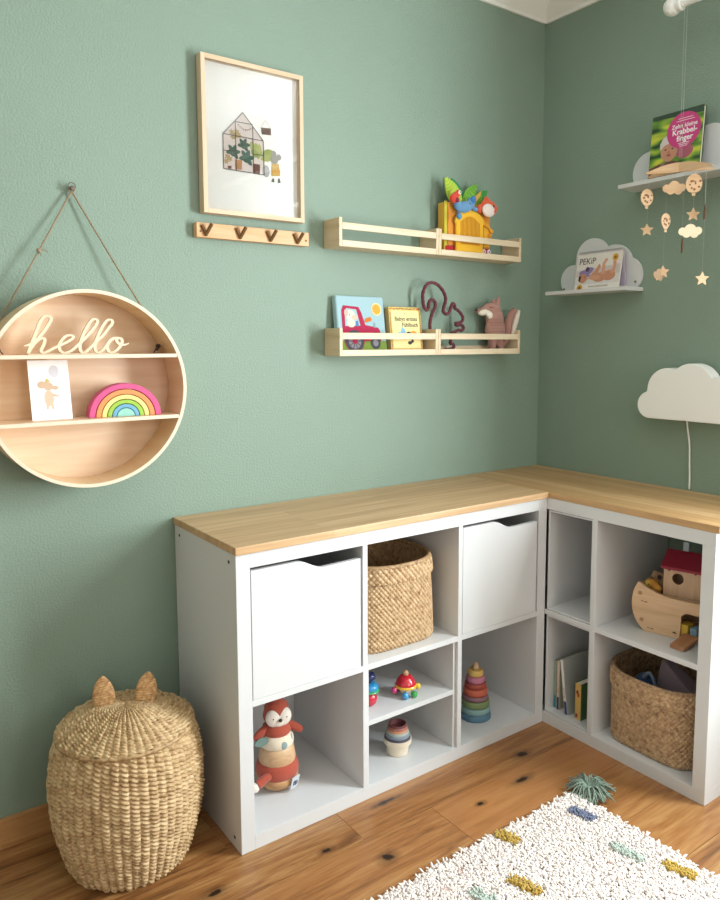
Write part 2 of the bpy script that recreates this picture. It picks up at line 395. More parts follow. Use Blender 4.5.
# ------------------------------------------------------------------ cube shelving
TH, TI, OP = .038, .016, .3366
CD = .388
def screwcap(p, x, y, z, axis):
    m = MB(); m.at((x, y, z), (0, R(90), 0) if axis == 'x' else (R(90), 0, 0)).lathe([(.0045, -.001), (.0045, .0012), (0, .0012)], 14)
    o = m.build('screw_hole', flat('3a3a3c', .5), p, smooth=40); o['label'] = 'dark screw head'; return o
def unit(name, label, cols, width, loc, rz, sides_outside=True):
    t = thing(name, label, 'shelf unit', loc, rz)      # local: x right 0..width, y 0 back .. -CD front, z up
    Hh = .77
    if sides_outside:
        box(0, TH, -CD, 0, 0, Hh).build('side_panel', M_white, t, bevel=.0008); box(width-TH, width, -CD, 0, 0, Hh).build('side_panel', M_white, t, bevel=.0008)
        box(TH, width-TH, -CD, 0, 0, TH).build('bottom_panel', M_white, t, bevel=.0008); box(TH, width-TH, -CD, 0, Hh-TH, Hh).build('top_panel', M_white, t, bevel=.0008)
    else:
        box(0, TH, -CD, 0, TH, Hh-TH).build('side_panel', M_white, t, bevel=.0008); box(width-TH, width, -CD, 0, TH, Hh-TH).build('side_panel', M_white, t, bevel=.0008)
        box(0, width, -CD, 0, 0, TH).build('bottom_panel', M_white, t, bevel=.0008); box(0, width, -CD, 0, Hh-TH, Hh).build('top_panel', M_white, t, bevel=.0008)
    x = TH
    op = (width-2*TH-(cols-1)*TI)/cols; zm = Hh/2-.008
    for c in range(cols):
        box(x, x+op, -CD, 0, zm, zm+TI).build('shelf_board', M_white, t, bevel=.0006)
        if c < cols-1: box(x+op, x+op+TI, -CD, 0, TH, Hh-TH).build('divider', M_white, t, bevel=.0006)
        x += op+TI
    return t, op, zm
mx0 = -1.512; my0 = -.003
UA, opA, zm = unit('shelf_unit', 'wide white cube shelf unit with six compartments along the wall with the round shelf', 3, 1.119, (mx0, my0, 0), 0)
screwcap(UA, 0, -.35, .745, 'x'); screwcap(UA, 0, -.035, .745, 'x'); screwcap(UA, 0, -.35, .028, 'x')
# thin white backs behind the three lower compartments
for c in range(3):
    xa = TH+c*(opA+TI); box(xa+.0005, xa+opA-.0005, -.008, -.0005, TH+.0005, zm-.0005).build('back_panel', M_white, UA)
rw = .77
ry0 = -.9668+rw
UB, opB, zmB = unit('shelf_unit', 'narrower white cube shelf unit with open compartments holding the wooden ark', 2, rw, (-.004, ry0, 0), -PI/2, False)
ZB = zm+TI      # top of the middle boards

# worktops
ZT = .77
o = box(mx0-.003, -.3935, -.398, -.001, ZT, ZT+.02).build('worktop', None, bevel=.0015)
o.data.materials.append(staves('x', 'd0ad84', 'be986e')); tag(o, 'long light wooden worktop lying on the wide shelf unit', 'worktop')
o = box(-.3925, -.002, -.975, -.001, ZT, ZT+.02).build('worktop', None, bevel=.0015)
o.data.materials.append(staves('y', 'cda97c', 'bb9364')); tag(o, 'light wooden worktop filling the corner on the narrower shelf unit', 'worktop')

# bins with a scooped front
def bin_(label, col_i):
    t = thing('storage_bin', label, 'storage bin', (mx0+TH+col_i*(opA+TI)+.003, my0, ZB+.0005), 0, 'white storage bins in the top row')
    W = opA-.009; Hb = .332
    pts = [(0, 0), (W, 0), (W, Hb-.028)]
    for i in range(13):
        s = i/12; pts.append((W*(.66-.27*s), Hb-.030+.028*(s*s*(3-2*s))-.003*math.sin(PI*s)*(1-s)))
    pts += [(0, Hb-.002)]
    m = MB(); m.prism(pts, -CD+.0015, -CD+.0155); m.build('front_panel', M_white, t, bevel=.0008)
    for a in (0, W-.012): box(a, a+.012, -CD+.016, -.02, 0, .27).build('side_panel', M_white, t)
    box(.012, W-.012, -.032, -.02, 0, .27).build('back_panel', M_white, t)
    box(.012, W-.012, -CD+.016, -.032, 0, .01).build('bottom_panel', M_white, t)
    return t
bin_('white storage bin with scooped front, above the fox stacking toy', 0)
bin_('white storage bin with scooped front, above the pastel ring tower', 2)

# shelf insert, middle lower compartment
ix = mx0+TH+opA+TI
t = thing('shelf_insert', 'white shelf insert splitting the compartment with the stacking cups', 'shelf insert', (ix+.001, my0, TH+.0005))
Wi = opA-.002; Hi = zm-TH-.002
box(0, .009, -.378, -.01, 0, Hi).build('side_panel', M_white, t, bevel=.0006)
box(Wi-.009, Wi, -.378, -.01, 0, Hi).build('side_panel', M_white, t, bevel=.0006)
box(.009, Wi-.009, -.378, -.01, .17, .184).build('shelf_board', M_white, t, bevel=.0006)
ZI = TH+.184
# thin liners in the corner column of the narrow unit
for k, (zb, lb) in enumerate(((ZB, 'thin white box liner in the empty upper compartment by the corner'), (TH, 'thin white box liner in the lower compartment holding picture books'))):
    t = thing('box_insert', lb, 'shelf insert', (-.004, -.3965, zb+.0018), -PI/2, 'white box liners in the corner column')
    wi = .1758; hi = (.77-TH-ZB if k == 0 else zm-TH)-.004
    box(0, wi, -.384, -.006, 0, .005).build('bottom_panel', M_white, t); box(0, wi, -.384, -.006, hi-.005, hi).build('top_panel', M_white, t)
    box(0, .005, -.384, -.006, .005, hi-.005).build('side_panel', M_white, t); box(wi-.005, wi, -.384, -.006, .005, hi-.005).build('side_panel', M_white, t)
    box(.005, wi-.005, -.012, -.006, .005, hi-.005).build('back_panel', M_white, t)

# ------------------------------------------------------------------ woven baskets
def woven(name, label, loc, rz, hx0, hy0, hx1, hy1, Hh, band, n0=5.0, n1=2.5, mat=None, sub='sea'):
    """plaited rectangular basket: superellipse section morphing from square to round"""
    t = thing(name, label, 'basket', loc, rz)
    NU, NV = 720, 190
    th = np.linspace(0, 2*PI, NU, endpoint=False)
    def shell(z0, z1, NV, inset, bulge, flip, cell=.0108, amp=.0044):
        verts = []; tone = []
        # arc-length parametrisation
        us = None
        for j in range(NV+1):
            z = z0+(z1-z0)*j/NV; f = z/Hh
            n = n0+(n1-n0)*f**.8; hx = hx0+(hx1-hx0)*f; hy = hy0+(hy1-hy0)*f
            if f < .06: q = 1-.035*(1-f/.06)**2; hx *= q; hy *= q
            c, s_ = np.cos(th), np.sin(th)
            x = np.sign(c)*np.abs(c)**(2/n)*(hx-inset+bulge); y = np.sign(s_)*np.abs(s_)**(2/n)*(hy-inset+bulge)
            # resample evenly by arc length
            xx = np.append(x, x[0]); yy = np.append(y, y[0])
            d = np.concatenate([[0], np.cumsum(np.hypot(np.diff(xx), np.diff(yy)))]); tt = np.linspace(0, d[-1], NU, endpoint=False)
            x = np.interp(tt, d, xx); y = np.interp(tt, d, yy)
            if us is None: P = 2*(hx0+hx1+hy0+hy1); K = round(P/(cell*math.sqrt(2))/2)*2; us = np.arange(NU)/NU*K
            v = z/(cell*math.sqrt(2))
            a = us+v; b = us-v
            ia = np.floor(a).astype(int); ib = np.floor(b).astype(int); fa = a-ia; fb = b-ib
            par = (ia+ib) % 2
            fx = np.where(par == 0, fa, fb); fl = np.where(par == 0, fb, fa)
            h = np.abs(np.sin(PI*fx))**.7*(.35+.65*np.sin(PI*fl))
            tx = np.roll(x, -1)-np.roll(x, 1); ty = np.roll(y, -1)-np.roll(y, 1); L = np.hypot(tx, ty)+1e-9
            nx, ny = ty/L, -tx/L
            x = x+nx*h*amp; y = y+ny*h*amp
            for k in range(NU): verts.append((x[k], y[k], z))
            hs = ((np.where(par == 0, ia % 1000*7.13, ib*3.77+ia*1.3)+ib*2.17) * 12.9898)
            tone.append((np.sin(hs)*43758.5) % 1.0)
        faces = []
        for j in range(NV):
            for k in range(NU):
                k2 = (k+1) % NU; q = (j*NU+k, j*NU+k2, (j+1)*NU+k2, (j+1)*NU+k)
                faces.append(q[::-1] if flip else q)
        return verts, faces, np.concatenate(tone)
    def mk(nm, *a, extra=None, **k):
        v, f, tn = shell(*a, **k)
        if extra: f = f+[tuple(range(NU-1, -1, -1))]
        m = MB(); m.v = v; m.f = f; m.mi = [0]*len(f)
        o = m.build(nm, mat, t, smooth=180); at = o.data.attributes.new('tone', 'FLOAT', 'POINT'); at.data.foreach_set('value', tn)
        return o
    mk('basket_body', .0, Hh-.004, NV, .0, .0, False, extra=True)
    mk('basket_lining', .006, Hh-.004, 60, .006, .0, True, extra=True)
    mk('folded_rim', Hh-band, Hh, 50, 0, .0068, False, cell=.0135, amp=.0048)
    # rim top closing ring
    m = MB(); n = n1; P = []
    for k in range(120):
        a = 2*PI*k/120; c, s_ = math.cos(a), math.sin(a)
        P.append((math.copysign(abs(c)**(2/n), c)*(hx1+.002), math.copysign(abs(s_)**(2/n), s_)*(hy1+.002), Hh-.001))
    m.tube(P, .0078, 8, closed=True); o = m.build('rim_edge', mat, t, smooth=180)
    return t
M_sea = straw('ceb088', 'b4926a', '88663f')
M_sea2 = straw('c8aa84', 'ad8c68', '7d6048')
woven('woven_basket', 'empty plaited seagrass basket in the middle top compartment of the wide unit', (-.963, -.192, ZB+.001), 0, .145, .162, .155, .170, .247, .045, mat=M_sea)
woven('woven_basket', 'plaited seagrass basket full of toys in the lower compartment under the ark', (-.205, ry0-TH-opB-TI-opB/2+.008, TH+.001), -PI/2, .142, .155, .158, .172, .230, .050, n1=2.7, mat=M_sea2)

# round lidded basket with ears
def round_basket():
    t = thing('lidded_basket', 'round straw laundry basket with two ears on its lid, standing on the floor', 'basket', (-1.732, -.212, 0))
    M_st = straw('cdb287', 'b5956a', '85643d')
    NC, CU = 52, 7; NU = NC*CU
    def rprof(z):
        ks = [(0, .130), (.015, .141), (.05, .152), (.11, .168), (.17, .176), (.23, .177), (.29, .169), (.315, .162), (.345, .150)]
        for (a, ra), (b, rb) in zip(ks, ks[1:]):
            if z <= b+1e-9:
                s = (z-a)/(b-a); return ra+(rb-ra)*s
        return ks[-1][1]
    def weave(pathf, NR, RV, amp, cols, nm, par, close0=False, chev=.8):
        NVv = NR*RV; V = []; T = []; cu = NU/cols
        for j in range(NVv+1):
            s = j/NVv; r, z, nr, nz = pathf(s)
            for k in range(NU):
                u = k/cu; iu = math.floor(u+1e-6); fu = u-iu
                v = s*NR+chev*fu+.5*(iu % 2); iv = math.floor(v); fv = v-iv
                h = (abs(math.sin(PI*fu))**.7)*.28+(abs(math.sin(PI*fv))**.8)*.9*(.45+.55*abs(math.sin(PI*fu))**.5)
                wob = .0016*math.sin(iu*2.3+s*9)+.0012*math.sin(iu*5.1+iv*1.7)
                d = h*amp*min(1, r/.05)+wob*min(1, r/.1); a = 2*PI*k/NU
                V.append(((r+nr*d)*math.cos(a), (r+nr*d)*math.sin(a), z+nz*d))
                hs = math.sin(iu*12.9898+iv*78.233)*43758.5453; T.append(hs-math.floor(hs))
        F = []
        for j in range(NVv):
            for k in range(NU):
                k2 = (k+1) % NU; F.append((j*NU+k, j*NU+k2, (j+1)*NU+k2, (j+1)*NU+k))
        if close0: F.append(tuple(range(NU-1, -1, -1)))
        m = MB(); m.v = V; m.f = F; m.mi = [0]*len(F); o = m.build(nm, M_st, par, smooth=180)
        o.data.attributes.new('tone', 'FLOAT', 'POINT').data.foreach_set('value', T); return o
    zr = .335
    def fb(s):
        z = s*zr; e = .002; dr = (rprof(min(z+e, zr))-rprof(max(z-e, 0)))/(2*e); L = math.hypot(1, dr); return rprof(z), z, 1/L, -dr/L
    weave(fb, 34, 7, .0080, 52, 'basket_body', t, True)
    # lid: dome reached from the rim to the middle
    R0 = .160
    def fl_(s):
        rr = R0*(1-s); q = rr/R0
        z = zr+.005+.054*(1-q**1.9); dz = -.054*1.9*q**.9/R0; L = math.hypot(1, dz); return max(rr, .0005), z, -dz/L, 1/L
    lid = weave(fl_, 22, 7, .0066, 52, 'lid', t, False, .8)
    m = MB(); m.tube([(R0*math.cos(a)*1.005, R0*math.sin(a)*1.005, zr+.004+.0012*math.sin(a*40)) for a in [2*PI*k/160 for k in range(160)]], .0058, 7, closed=True)
    o = m.build('lid_rim', M_st, lid, smooth=180)
    # ears: rounded pointed leaves wrapped in straw
    for sx in (-1, 1):
        m = MB(); NJ, NK = 70, 26; V = []
        for j in range(NJ+1):
            s = j/NJ; wdt = .0255*math.sin(PI*min(1, (.22+.78*s)))**.6+.0006; hgt = .000+.080*s
            rp = .0013*abs(math.sin(PI*s*13))
            for k in range(NK):
                a = 2*PI*k/NK; V.append(((wdt+rp)*math.cos(a), (.0085*math.sqrt(max(wdt/.0245, 0))+rp)*math.sin(a), hgt+.002*math.cos(a)))
        F = [(j*NK+k, j*NK+(k+1) % NK, (j+1)*NK+(k+1) % NK, (j+1)*NK+k) for j in range(NJ) for k in range(NK)]+[tuple(NJ*NK+k for k in range(NK))]
        m.v = V; m.f = F; m.mi = [0]*len(F)
        e = m.build('ear', straw('dfb98a', 'c99e6c', '94693c'), lid, smooth=180)
        e.location = (sx*.0475, .004, .383); e.rotation_euler = (R(-4), R(5*sx), R(4))
    t.rotation_euler.z = R(-23)
    return t
round_basket()

# ------------------------------------------------------------------ round wall shelf
cx, cz, RR = -1.7575, 1.166, .241
t = thing('round_wall_shelf', 'round birch wall shelf hanging by twine beside the picture frame', 'wall shelf', (cx, 0, cz))
D0, D1 = -.014, -.130
m = MB(); n = 128; V = []; F = []
for (r, y) in ((RR, D1), (RR, D0), (RR-.0085, D0), (RR-.0085, D1)):
    V += [(r*math.cos(2*PI*k/n), y, r*math.sin(2*PI*k/n)) for k in range(n)]
for q in range(4):
    for k in range(n):
        k2 = (k+1) % n; q2 = (q+1) % 4; F.append((q*n+k, q*n+k2, q2*n+k2, q2*n+k))
m.mat(wood('e9cfa8', 'dcb98c', 'y', 6)); m.add(V, F)
m.mi = [0]*len(m.mi)
m.mats.append(M_birchedge); m.mi = [1 if 3*n <= i < 4*n else 0 for i in range(4*n)]
m.build('ring', None, t, smooth=40)
MB().prism(circle(0, 0, RR-.0087, 96), -.020, -.0145).build('back_panel', M_birch, t)
sh = []
for zz in (1.246-cz, 1.088-cz):
    hw = math.sqrt((RR-.0095)**2-zz**2)
    m = MB().mat(M_birch).box(-hw, hw, D1+.003, -.021, zz-.0045, zz+.0045); m.mat(M_birchedge).box(-hw, hw, D1+.0005, D1+.0029, zz-.0045, zz+.0045)
    m.build('shelf_board', None, t)
def rope(p, q, m, r=.0026, sag=.006, seed=0):
    rr = random.Random(seed); N = 26
    for ph in (0, PI):
        P = []
        for i in range(N*6+1):
            s = i/(N*6); c = Vector(p).lerp(Vector(q), s); c.z -= sag*math.sin(PI*s); a = s*N*2*PI*.9+ph
            d = (Vector(q)-Vector(p)).normalized(); u = d.cross(Vector((0, 1, 0))).normalized(); w2 = d.cross(u)
            P.append(c+(u*math.cos(a)+w2*math.sin(a))*r*.5)
        m.tube(P, r*.62, 5)
m = MB(); top = (-1.7555-cx, -.012, 1.656-cz)
hl = (-.196, -.05, .142); hr = (.196, -.05, .142)
rope(top, hl, m, sag=.002); rope(top, hr, m, sag=.004)
a = math.atan2(top[2]-hl[2], top[0]-hl[0]); kx, kz = hl[0]+.56*(top[0]-hl[0]), hl[2]+.56*(top[2]-hl[2])
m.ell((kx, -.03, kz), (.006, .005, .006), 10); m.tube([(kx, -.03, kz), (kx+.012, -.032, kz+.002), (kx+.02, -.034, kz-.004)], .0013, 5); m.tube([(kx, -.03, kz), (kx+.004, -.036, kz-.014)], .0013, 5)
m.tube([(top[0]+.007*math.cos(q), -.012, top[2]+.004+.007*math.sin(q)) for q in [2*PI*k/16 for k in range(16)]], .002, 6, closed=True)
m.build('rope', M_twine, t, smooth=60)
for hx in (-.196, .197):
    m = MB(); m.ell((hx, -.05, .104), (.007, .008, .006), 12); m.ell((hx*.97, -.056, .096), (.005, .006, .005), 10); m.tube([(hx, -.05, .104), (hx*.92, -.056, .086)], .0015, 6)
    o = m.build('rope_knot', fabric('4a3a30', '2c211a', 600), t, smooth=180)
m = MB(); m.at((-1.7555, -.0, 1.662), (R(90), 0, 0)).lathe([(.0022, 0), (.0022, .022), (.006, .022), (.0055, .0245), (0, .025)], 14)
m.at().tube([(-1.7555+.009*math.cos(q), -.016, 1.667+.009*math.sin(q)) for q in [2*PI*k/18 for k in range(18)]], .0012, 6, closed=True)
tag(m.build('wall_nail', flat('6b6257', .4, .7), smooth=40), 'small metal nail in the wall holding the twine of the round shelf', 'nail')

# hello sign
S = .000485
hp = [(28,212),(48,208),(75,192),(108,158),(140,112),(156,82),(146,67),(124,70),(102,104),(82,155),(62,205),(46,248),(60,222),(85,190),(110,175),(122,182),(116,208),(104,234),(114,246),(136,238),(165,222),(205,203),(236,186),(254,170),(244,160),(220,164),(196,190),(186,218),(194,240),(216,247),(246,234),(278,205),(318,165),(352,125),(372,94),(366,78),(346,82),(322,116),(300,160),(284,208),(286,238),(302,247),(328,228),(362,192),(398,158),(428,120),(446,94),(438,79),(418,84),(394,118),(372,162),(356,208),(358,238),(374,247),(398,230),(424,196),(448,176),(470,174),(452,172),(430,186),(416,214),(420,240),(440,247),(464,234),(486,205),(490,182),(474,172),(462,182),(474,202),(500,208),(524,200)]
pts = spline([Vector((a, 0, b)) for a, b in hp], 5)
m = MB(); L, Rr = [], []
for i, p in enumerate(pts):
    d = pts[min(i+1, len(pts)-1)]-pts[max(i-1, 0)]; d = Vector((d.x, 0, d.z)).normalized(); nn = Vector((-d.z, 0, d.x))
    wd = 4.6+3.0*abs(d.z)
    if i < 4 or i > len(pts)-5: wd *= .6
    L.append(p+nn*wd); Rr.append(p-nn*wd)
x0s = -1.898; z0s = 1.2507
def tw(v, y): return (x0s+(v.x-28)*S*1.03, y, z0s+(255.5-v.z)*S)
N = len(pts)
for k in range(N-1):
    q = [L[k], L[k+1], Rr[k+1], Rr[k]]
    dy_ = .0000035*k*(1 if k % 2 else 1.02); m.add([tw(v, -.086-dy_) for v in q]+[tw(v, -.077-dy_) for v in q], [(0,1,2,3),(7,6,5,4),(0,4,5,1),(2,6,7,3)])
m.box(-1.890, -1.675, -.0853, -.0779, 1.2507, 1.2530)
tag(m.build('hello_sign', flat('e6d5b8', .6)), 'light wooden script word sign reading hello on the top board of the round shelf', 'sign')

# greeting card
t = thing('greeting_card', 'white card with a small animal holding a balloon, leaning in the round shelf', 'card', (-1.840, -.083, 1.0928), 0, rot=(R(-9), 0, R(4)))
box(-.047, .047, 0, .0016, 0, .146).build('card_sheet', flat('f4f2f0', .5), t)
m = MB(); y = -.0004
m.mat(flat('cfccd2', .6)).poly(circle(.012, .118, .012, 20, rz=.015), y); m.poly([(.0116, .103), (.0124, .103), (.006, .083), (.0052, .083)], y)
m.mat(flat('d8b79c', .6)).poly(circle(-.004, .053, .011, 18, rz=.019), y-.0002); m.poly([(-.012, .026), (-.007, .026), (-.005, .045), (-.012, .045)], y-.0001); m.poly([(.001, .026), (.006, .026), (.004, .045), (-.002, .045)], y-.0001)
m.mat(flat('cbab8e', .6)).poly(circle(-.004, .082, .011, 18, rz=.010), y-.0003); m.poly(circle(-.019, .086, .010, 16, rz=.009), y-.0002); m.poly(circle(.012, .078, .008, 14, rz=.005), y-.0002); m.poly([(.004, .058), (.019, .055), (.019, .059), (.004, .064)], y-.0004)
m.mat(flat('c8b25c', .6)).poly([(-.012, .091), (.002, .093), (-.006, .102)], y-.0004)
for a, b in ((-.034, .05), (-.03, .09), (.035, .04), (.03, .07), (-.02, .108)): m.mat(flat('d9d3d6', .6)).poly(circle(a, b, .0018, 8), y)
m.mat(flat('b9bfce', .6))
m.text('Sending you lots of love', -.002, .012, .0055, y, align='CENTER')
m.build('printed_picture', None, t)

# rainbow
t = thing('rainbow_stacker', 'wooden rainbow of nested arches on the round shelf beside the white card', 'toy', (-1.6665, -.080, 1.0927), R(-3))
cols = ['d2568a', 'e9945a', 'f0dc8a', '9cc24a', '6fa9c8', '93cdbf']
ro = [.0900, .0735, .0590, .0455, .0335, .0220]; ri = [.0755, .0610, .0475, .0352, .0236, .0]
for i, c in enumerate(cols):
    sq = .93
    if ri[i] > 0: P = circle(0, 0, ro[i], 40, 0, PI, rz=ro[i]*sq)+circle(0, 0, ri[i], 40, 0, PI, rz=ri[i]*sq)[::-1]
    else: P = circle(0, 0, ro[i], 30, 0, PI, rz=ro[i]*sq)
    o = MB().prism(P, -.019, .019).build('arch', flat(c, .65), t, bevel=.0012); o['label'] = ['pink outer arch', 'orange arch', 'yellow arch', 'green arch', 'blue arch', 'turquoise inner half disc'][i]

# ------------------------------------------------------------------ picture frame
x0, x1, z0, z1 = -1.412, -1.091, 1.636, 2.059
t = thing('framed_picture', 'framed greenhouse print hanging above the peg rail', 'picture frame', ((x0+x1)/2, 0, (z0+z1)/2))
hw, hh = (x1-x0)/2, (z1-z0)/2; fw = .0125
for a, b, c, d, mm in ((-hw, -hw+fw, -hh, hh, M_framez), (hw-fw, hw, -hh, hh, M_framez), (-hw+fw, hw-fw, hh-fw, hh, M_frame), (-hw+fw, hw-fw, -hh, -hh+fw, M_frame)):
    box(a, b, -.032, -.002, c, d).build('frame_moulding', mm, t, bevel=.0006)
box(-hw+fw, hw-fw, -.012, -.004, -hh+fw, hh-fw).build('backing_board', flat('fffdf8', .7, noise=0), t)
m = MB(); y = -.0125
def ln(a, b, w=.0011, yy=None):
    d = Vector((b[0]-a[0], b[1]-a[1])).normalized(); q = Vector((-d.y, d.x))*w
    m.poly([(a[0]+q.x, a[1]+q.y), (b[0]+q.x, b[1]+q.y), (b[0]-q.x, b[1]-q.y), (a[0]-q.x, a[1]-q.y)], yy or y-.0014)
# drawing coords: (zoom px of the print) -> local
def g(zx, zy):
    # zoom factor 8.47 px per photo px, origin photo (215,100)
    px, py = 215+zx/8.47, 97.8+zy/8.47
    X = -1.413+(px-200.2)*(.3225/103.2)
    zt = 2.057-(px-199)*0; f = (px-199)/104.5
    ztop = 52+f*24; zbot = 213+f*8
    Z = z1-(py-ztop)/(zbot-ztop)*(z1-z0)
    return (X-(x0+x1)/2, Z-(z0+z1)/2)
m.mat(flat('e8d9d2', .8)).poly([g(66,285), g(235,105), g(408,343), g(413,630), g(66,585)], y)
for zx, zy, r, h in ((150,440,.020,'4c6b5b'),(240,380,.018,'3f5f50'),(262,490,.022,'47695a')):
    c = g(zx, zy); m.mat(flat(h, .8)).poly(circle(c[0], c[1], r*.62, 18), y-.0006)
    for k in range(5): m.poly(leafp(c[0], c[1], r*1.15, r*.30, k*1.05-.9), y-.0008)
for zx, zy, L_, W_, a, h in ((300,350,.030,.011,-1.1,'b9bf7c'),(345,360,.040,.014,-1.6,'a9b168'),(360,500,.045,.011,1.45,'b4ba72'),(395,470,.040,.011,.5,'a5ae64'),(380,500,.05,.010,.3,'b4ba72'),(300,420,.03,.01,-.6,'9aa860')):
    c = g(zx, zy); m.mat(flat(h, .8)).poly(leafp(c[0], c[1], L_, W_, a), y-.0005)
for zx, zy in ((140,270),(165,300),(200,300),(150,310),(185,270),(100,480),(90,520),(120,500)):
    c = g(zx, zy); m.mat(flat('b8a070', .8)).poly(star(c[0], c[1], .010, 6, .5, zx), y-.0004)
m.mat(flat('c48f5e', .8)).poly([g(160,505), g(222,510), g(218,592), g(165,588)], y-.0009)
m.mat(flat('6c4038', .8)).poly([g(316,535), g(376,545), g(374,632), g(318,624)], y-.0009)
m.mat(flat('7c5048', .8)).poly([g(100,560), g(132,560), g(130,586), g(103,584)], y-.0009)
m.mat(flat('6b4c40', .8)).poly([g(390,228), g(478,236), g(480,294), g(398,286)], y-.0004)
m.mat(flat('c0aa92', .8)); ln(g(392,228), g(428,165), .0004); ln(g(428,165), g(474,235), .0004)
m.mat(flat('a8a49c', .8))
for zx, zy, r in ((500,450,.0085),(545,480,.0085),(505,500,.013)): c = g(zx, zy); m.poly(circle(c[0], c[1], r, 18), y-.0006)
m.mat(flat('d6b05e', .8)).poly([g(482,535), g(545,535), g(556,640), g(476,640)], y-.0008); m.mat(flat('dfa24a', .8)).poly([g(480,590), g(556,590), g(556,612), g(478,612)], y-.0010)
m.mat(flat('6f6862', .8)).poly([g(485,660), g(500,660), g(502,694), g(474,690)], y-.0007); m.poly([g(536,660), g(550,660), g(560,696), g(534,700)], y-.0007)
m.mat(flat('b6b4b2', .8)); c = g(430,600); m.poly(circle(c[0], c[1], .012, 14, rz=.017), y-.0004); m.poly([g(420,560), g(436,562), g(430,640), g(418,640)], y-.0004)
m.mat(flat('4c4440', .8))
for a, b in (((66,285),(235,105)), ((235,105),(408,343)), ((66,285),(66,585)), ((408,343),(413,632)), ((66,585),(413,632)), ((66,285),(408,343)), ((66,428),(175,435)), ((320,455),(410,468)), ((170,185),(172,600)), ((318,215),(318,620)), ((170,182),(318,205))): ln(g(*a), g(*b), .0010)
m.mat(flat('8a6a5c', .8))
for k in range(9):
    c = g(195+k*15, 205+math.sin(k/8*PI)*30+k*3); m.poly([(c[0]-.002, c[1]), (c[0]+.002, c[1]), (c[0], c[1]-.005)], y-.0012)
m.build('print', None, t)
box(-hw+fw, hw-fw, -.0265, -.0248, -hh+fw, hh-fw).build('glass_pane', glass_mat(), t)

# peg rail
t = thing('peg_rail', 'small wooden rail with four folding metal hooks under the picture frame', 'hook rail', (-1.252, 0, 1.589))
box(-.180, .180, -.024, -.001, -.020, .020).build('rail', wood('dcb084', 'c8945e', 'x', 8), t, bevel=.001)
def hook_mesh():
    m = MB()
    m.tube([(-.016, -.026, .013), (-.004, -.028, -.012)], .0046, 8); m.tube([(-.004, -.028, -.012), (.006, -.044, .015)], .0052, 8); m.ell((-.004, -.0285, -.012), .0052, 10)
    return m
h0 = None
for hx in (-.150, -.046, .052, .143):
    if h0 is None: h0 = hook_mesh().build('hook', M_brass, t, smooth=60); h0.location = (hx, 0, 0); h0['label'] = 'brassy folding hook'
    else: q = h0.copy(); col.objects.link(q); q.location = (hx, 0, 0)
for hx in (-.168, .170):
    m = MB(); m.at((hx, -.024, -.004), (R(90), 0, 0)).lathe([(.0035, 0), (.003, .0015), (0, .002)], 12); m.build('screw', M_brass, t, smooth=60)

# ------------------------------------------------------------------ spice-rack style picture ledges
def rack(label, x0, x1, z):
    t = thing('picture_ledge', label, 'wall shelf', (x0, 0, z), 0, 'pine picture ledges on the green wall'); W = x1-x0
    d = .087; h = .086
    box(.0115, W-.0115, -d+.0087, -.0122, 0, .010).build('bottom_board', M_pine, t, bevel=.0006)
    for a in (0, W-.011): box(a, a+.011, -d, -.001, 0, h).build('side_panel', wood('dcc8a8', 'c8ae86', 'y', 10), t, bevel=.0008)
    box(.0115, W-.0115, -d, -d+.0085, .0, .019).build('front_lip', M_pine, t, bevel=.0006)
    box(.0115, W-.0115, -d, -d+.0085, .052, .072).build('front_rail', M_pine, t, bevel=.0006)
    box(.0115, W-.0115, -.012, -.001, .0, .030).build('back_rail', M_pine, t, bevel=.0006)
    return t
ZU, ZL = 1.569, 1.2365
rack('empty left pine ledge of the upper pair, beside the peg rail', -1.003, -.6045, ZU)
rack('right pine ledge of the upper pair, holding the colourful cloth book', -.6035, -.206, ZU)
rack('left pine ledge of the lower pair, holding the tractor and yellow books', -1.004, -.6045, ZL)
rack('right pine ledge of the lower pair, holding the plush fox', -.6035, -.204, ZL)

# tractor cloth book
F = flat
t = thing('cloth_book', 'square padded cloth book with a red tractor on its cover, on the lower left ledge', 'book', (-.880, -.0445, ZL+.0105), 0, rot=(R(-8), 0, R(2)))
W, Hb = .097, .182
m = MB(); m.prism(rrect(-W, W, 0, Hb, .008), 0, .024); m.build('padded_pages', fabric('a9c6cc', '8fb0ba', 300), t, bevel=.006, seg=3)
m = MB(); y = -.0006
def E_(c, r, h, dy=0, rz=None, n=22): m.mat(fabric(h, None, 300)).poly(circle(c[0], c[1], r, n, rz=rz), y-dy)
def Pg(P, h, dy=0): m.mat(fabric(h, None, 300)).poly(P, y-dy)
Pg([(-W+.004, .006), (W-.004, .006), (W-.004, .036), (0, .042), (-W+.004, .036)], '7f9a3c')
E_((.063, .140), .021, 'f3d9a0', .0002); E_((.063, .140), .0165, 'eeaa3e', .0004)
Pg([(-.080, .058), (-.078, .135), (-.070, .150), (-.010, .146), (0, .128), (.012, .088), (.064, .080), (.072, .068), (.072, .036), (-.076, .036)], 'b31e4a', .0004)
Pg([(-.068, .084), (-.066, .134), (-.058, .141), (-.020, .138), (-.008, .086)], 'a9c6cc', .0006)
E_((-.045, .118), .018, 'e8d9cc', .0010); E_((-.030, .112), .011, 'e9c0a8', .0012, .008); E_((-.061, .126), .008, 'cdb8ac', .0011, .012); E_((-.048, .120), .002, '221f1e', .0014, n=8)
E_((-.044, .093), .016, 'e3d2c4', .0008, .013); Pg([(-.028, .084), (-.014, .084), (-.016, .102), (-.026, .100)], '5b83b4', .0009)
E_((-.036, .040), .040, 'b31e4a', .0012); E_((-.036, .036), .036, '4d4a54', .0014); E_((-.036, .036), .025, '8f8a92', .0016); E_((-.036, .036), .010, 'b31e4a', .0020)
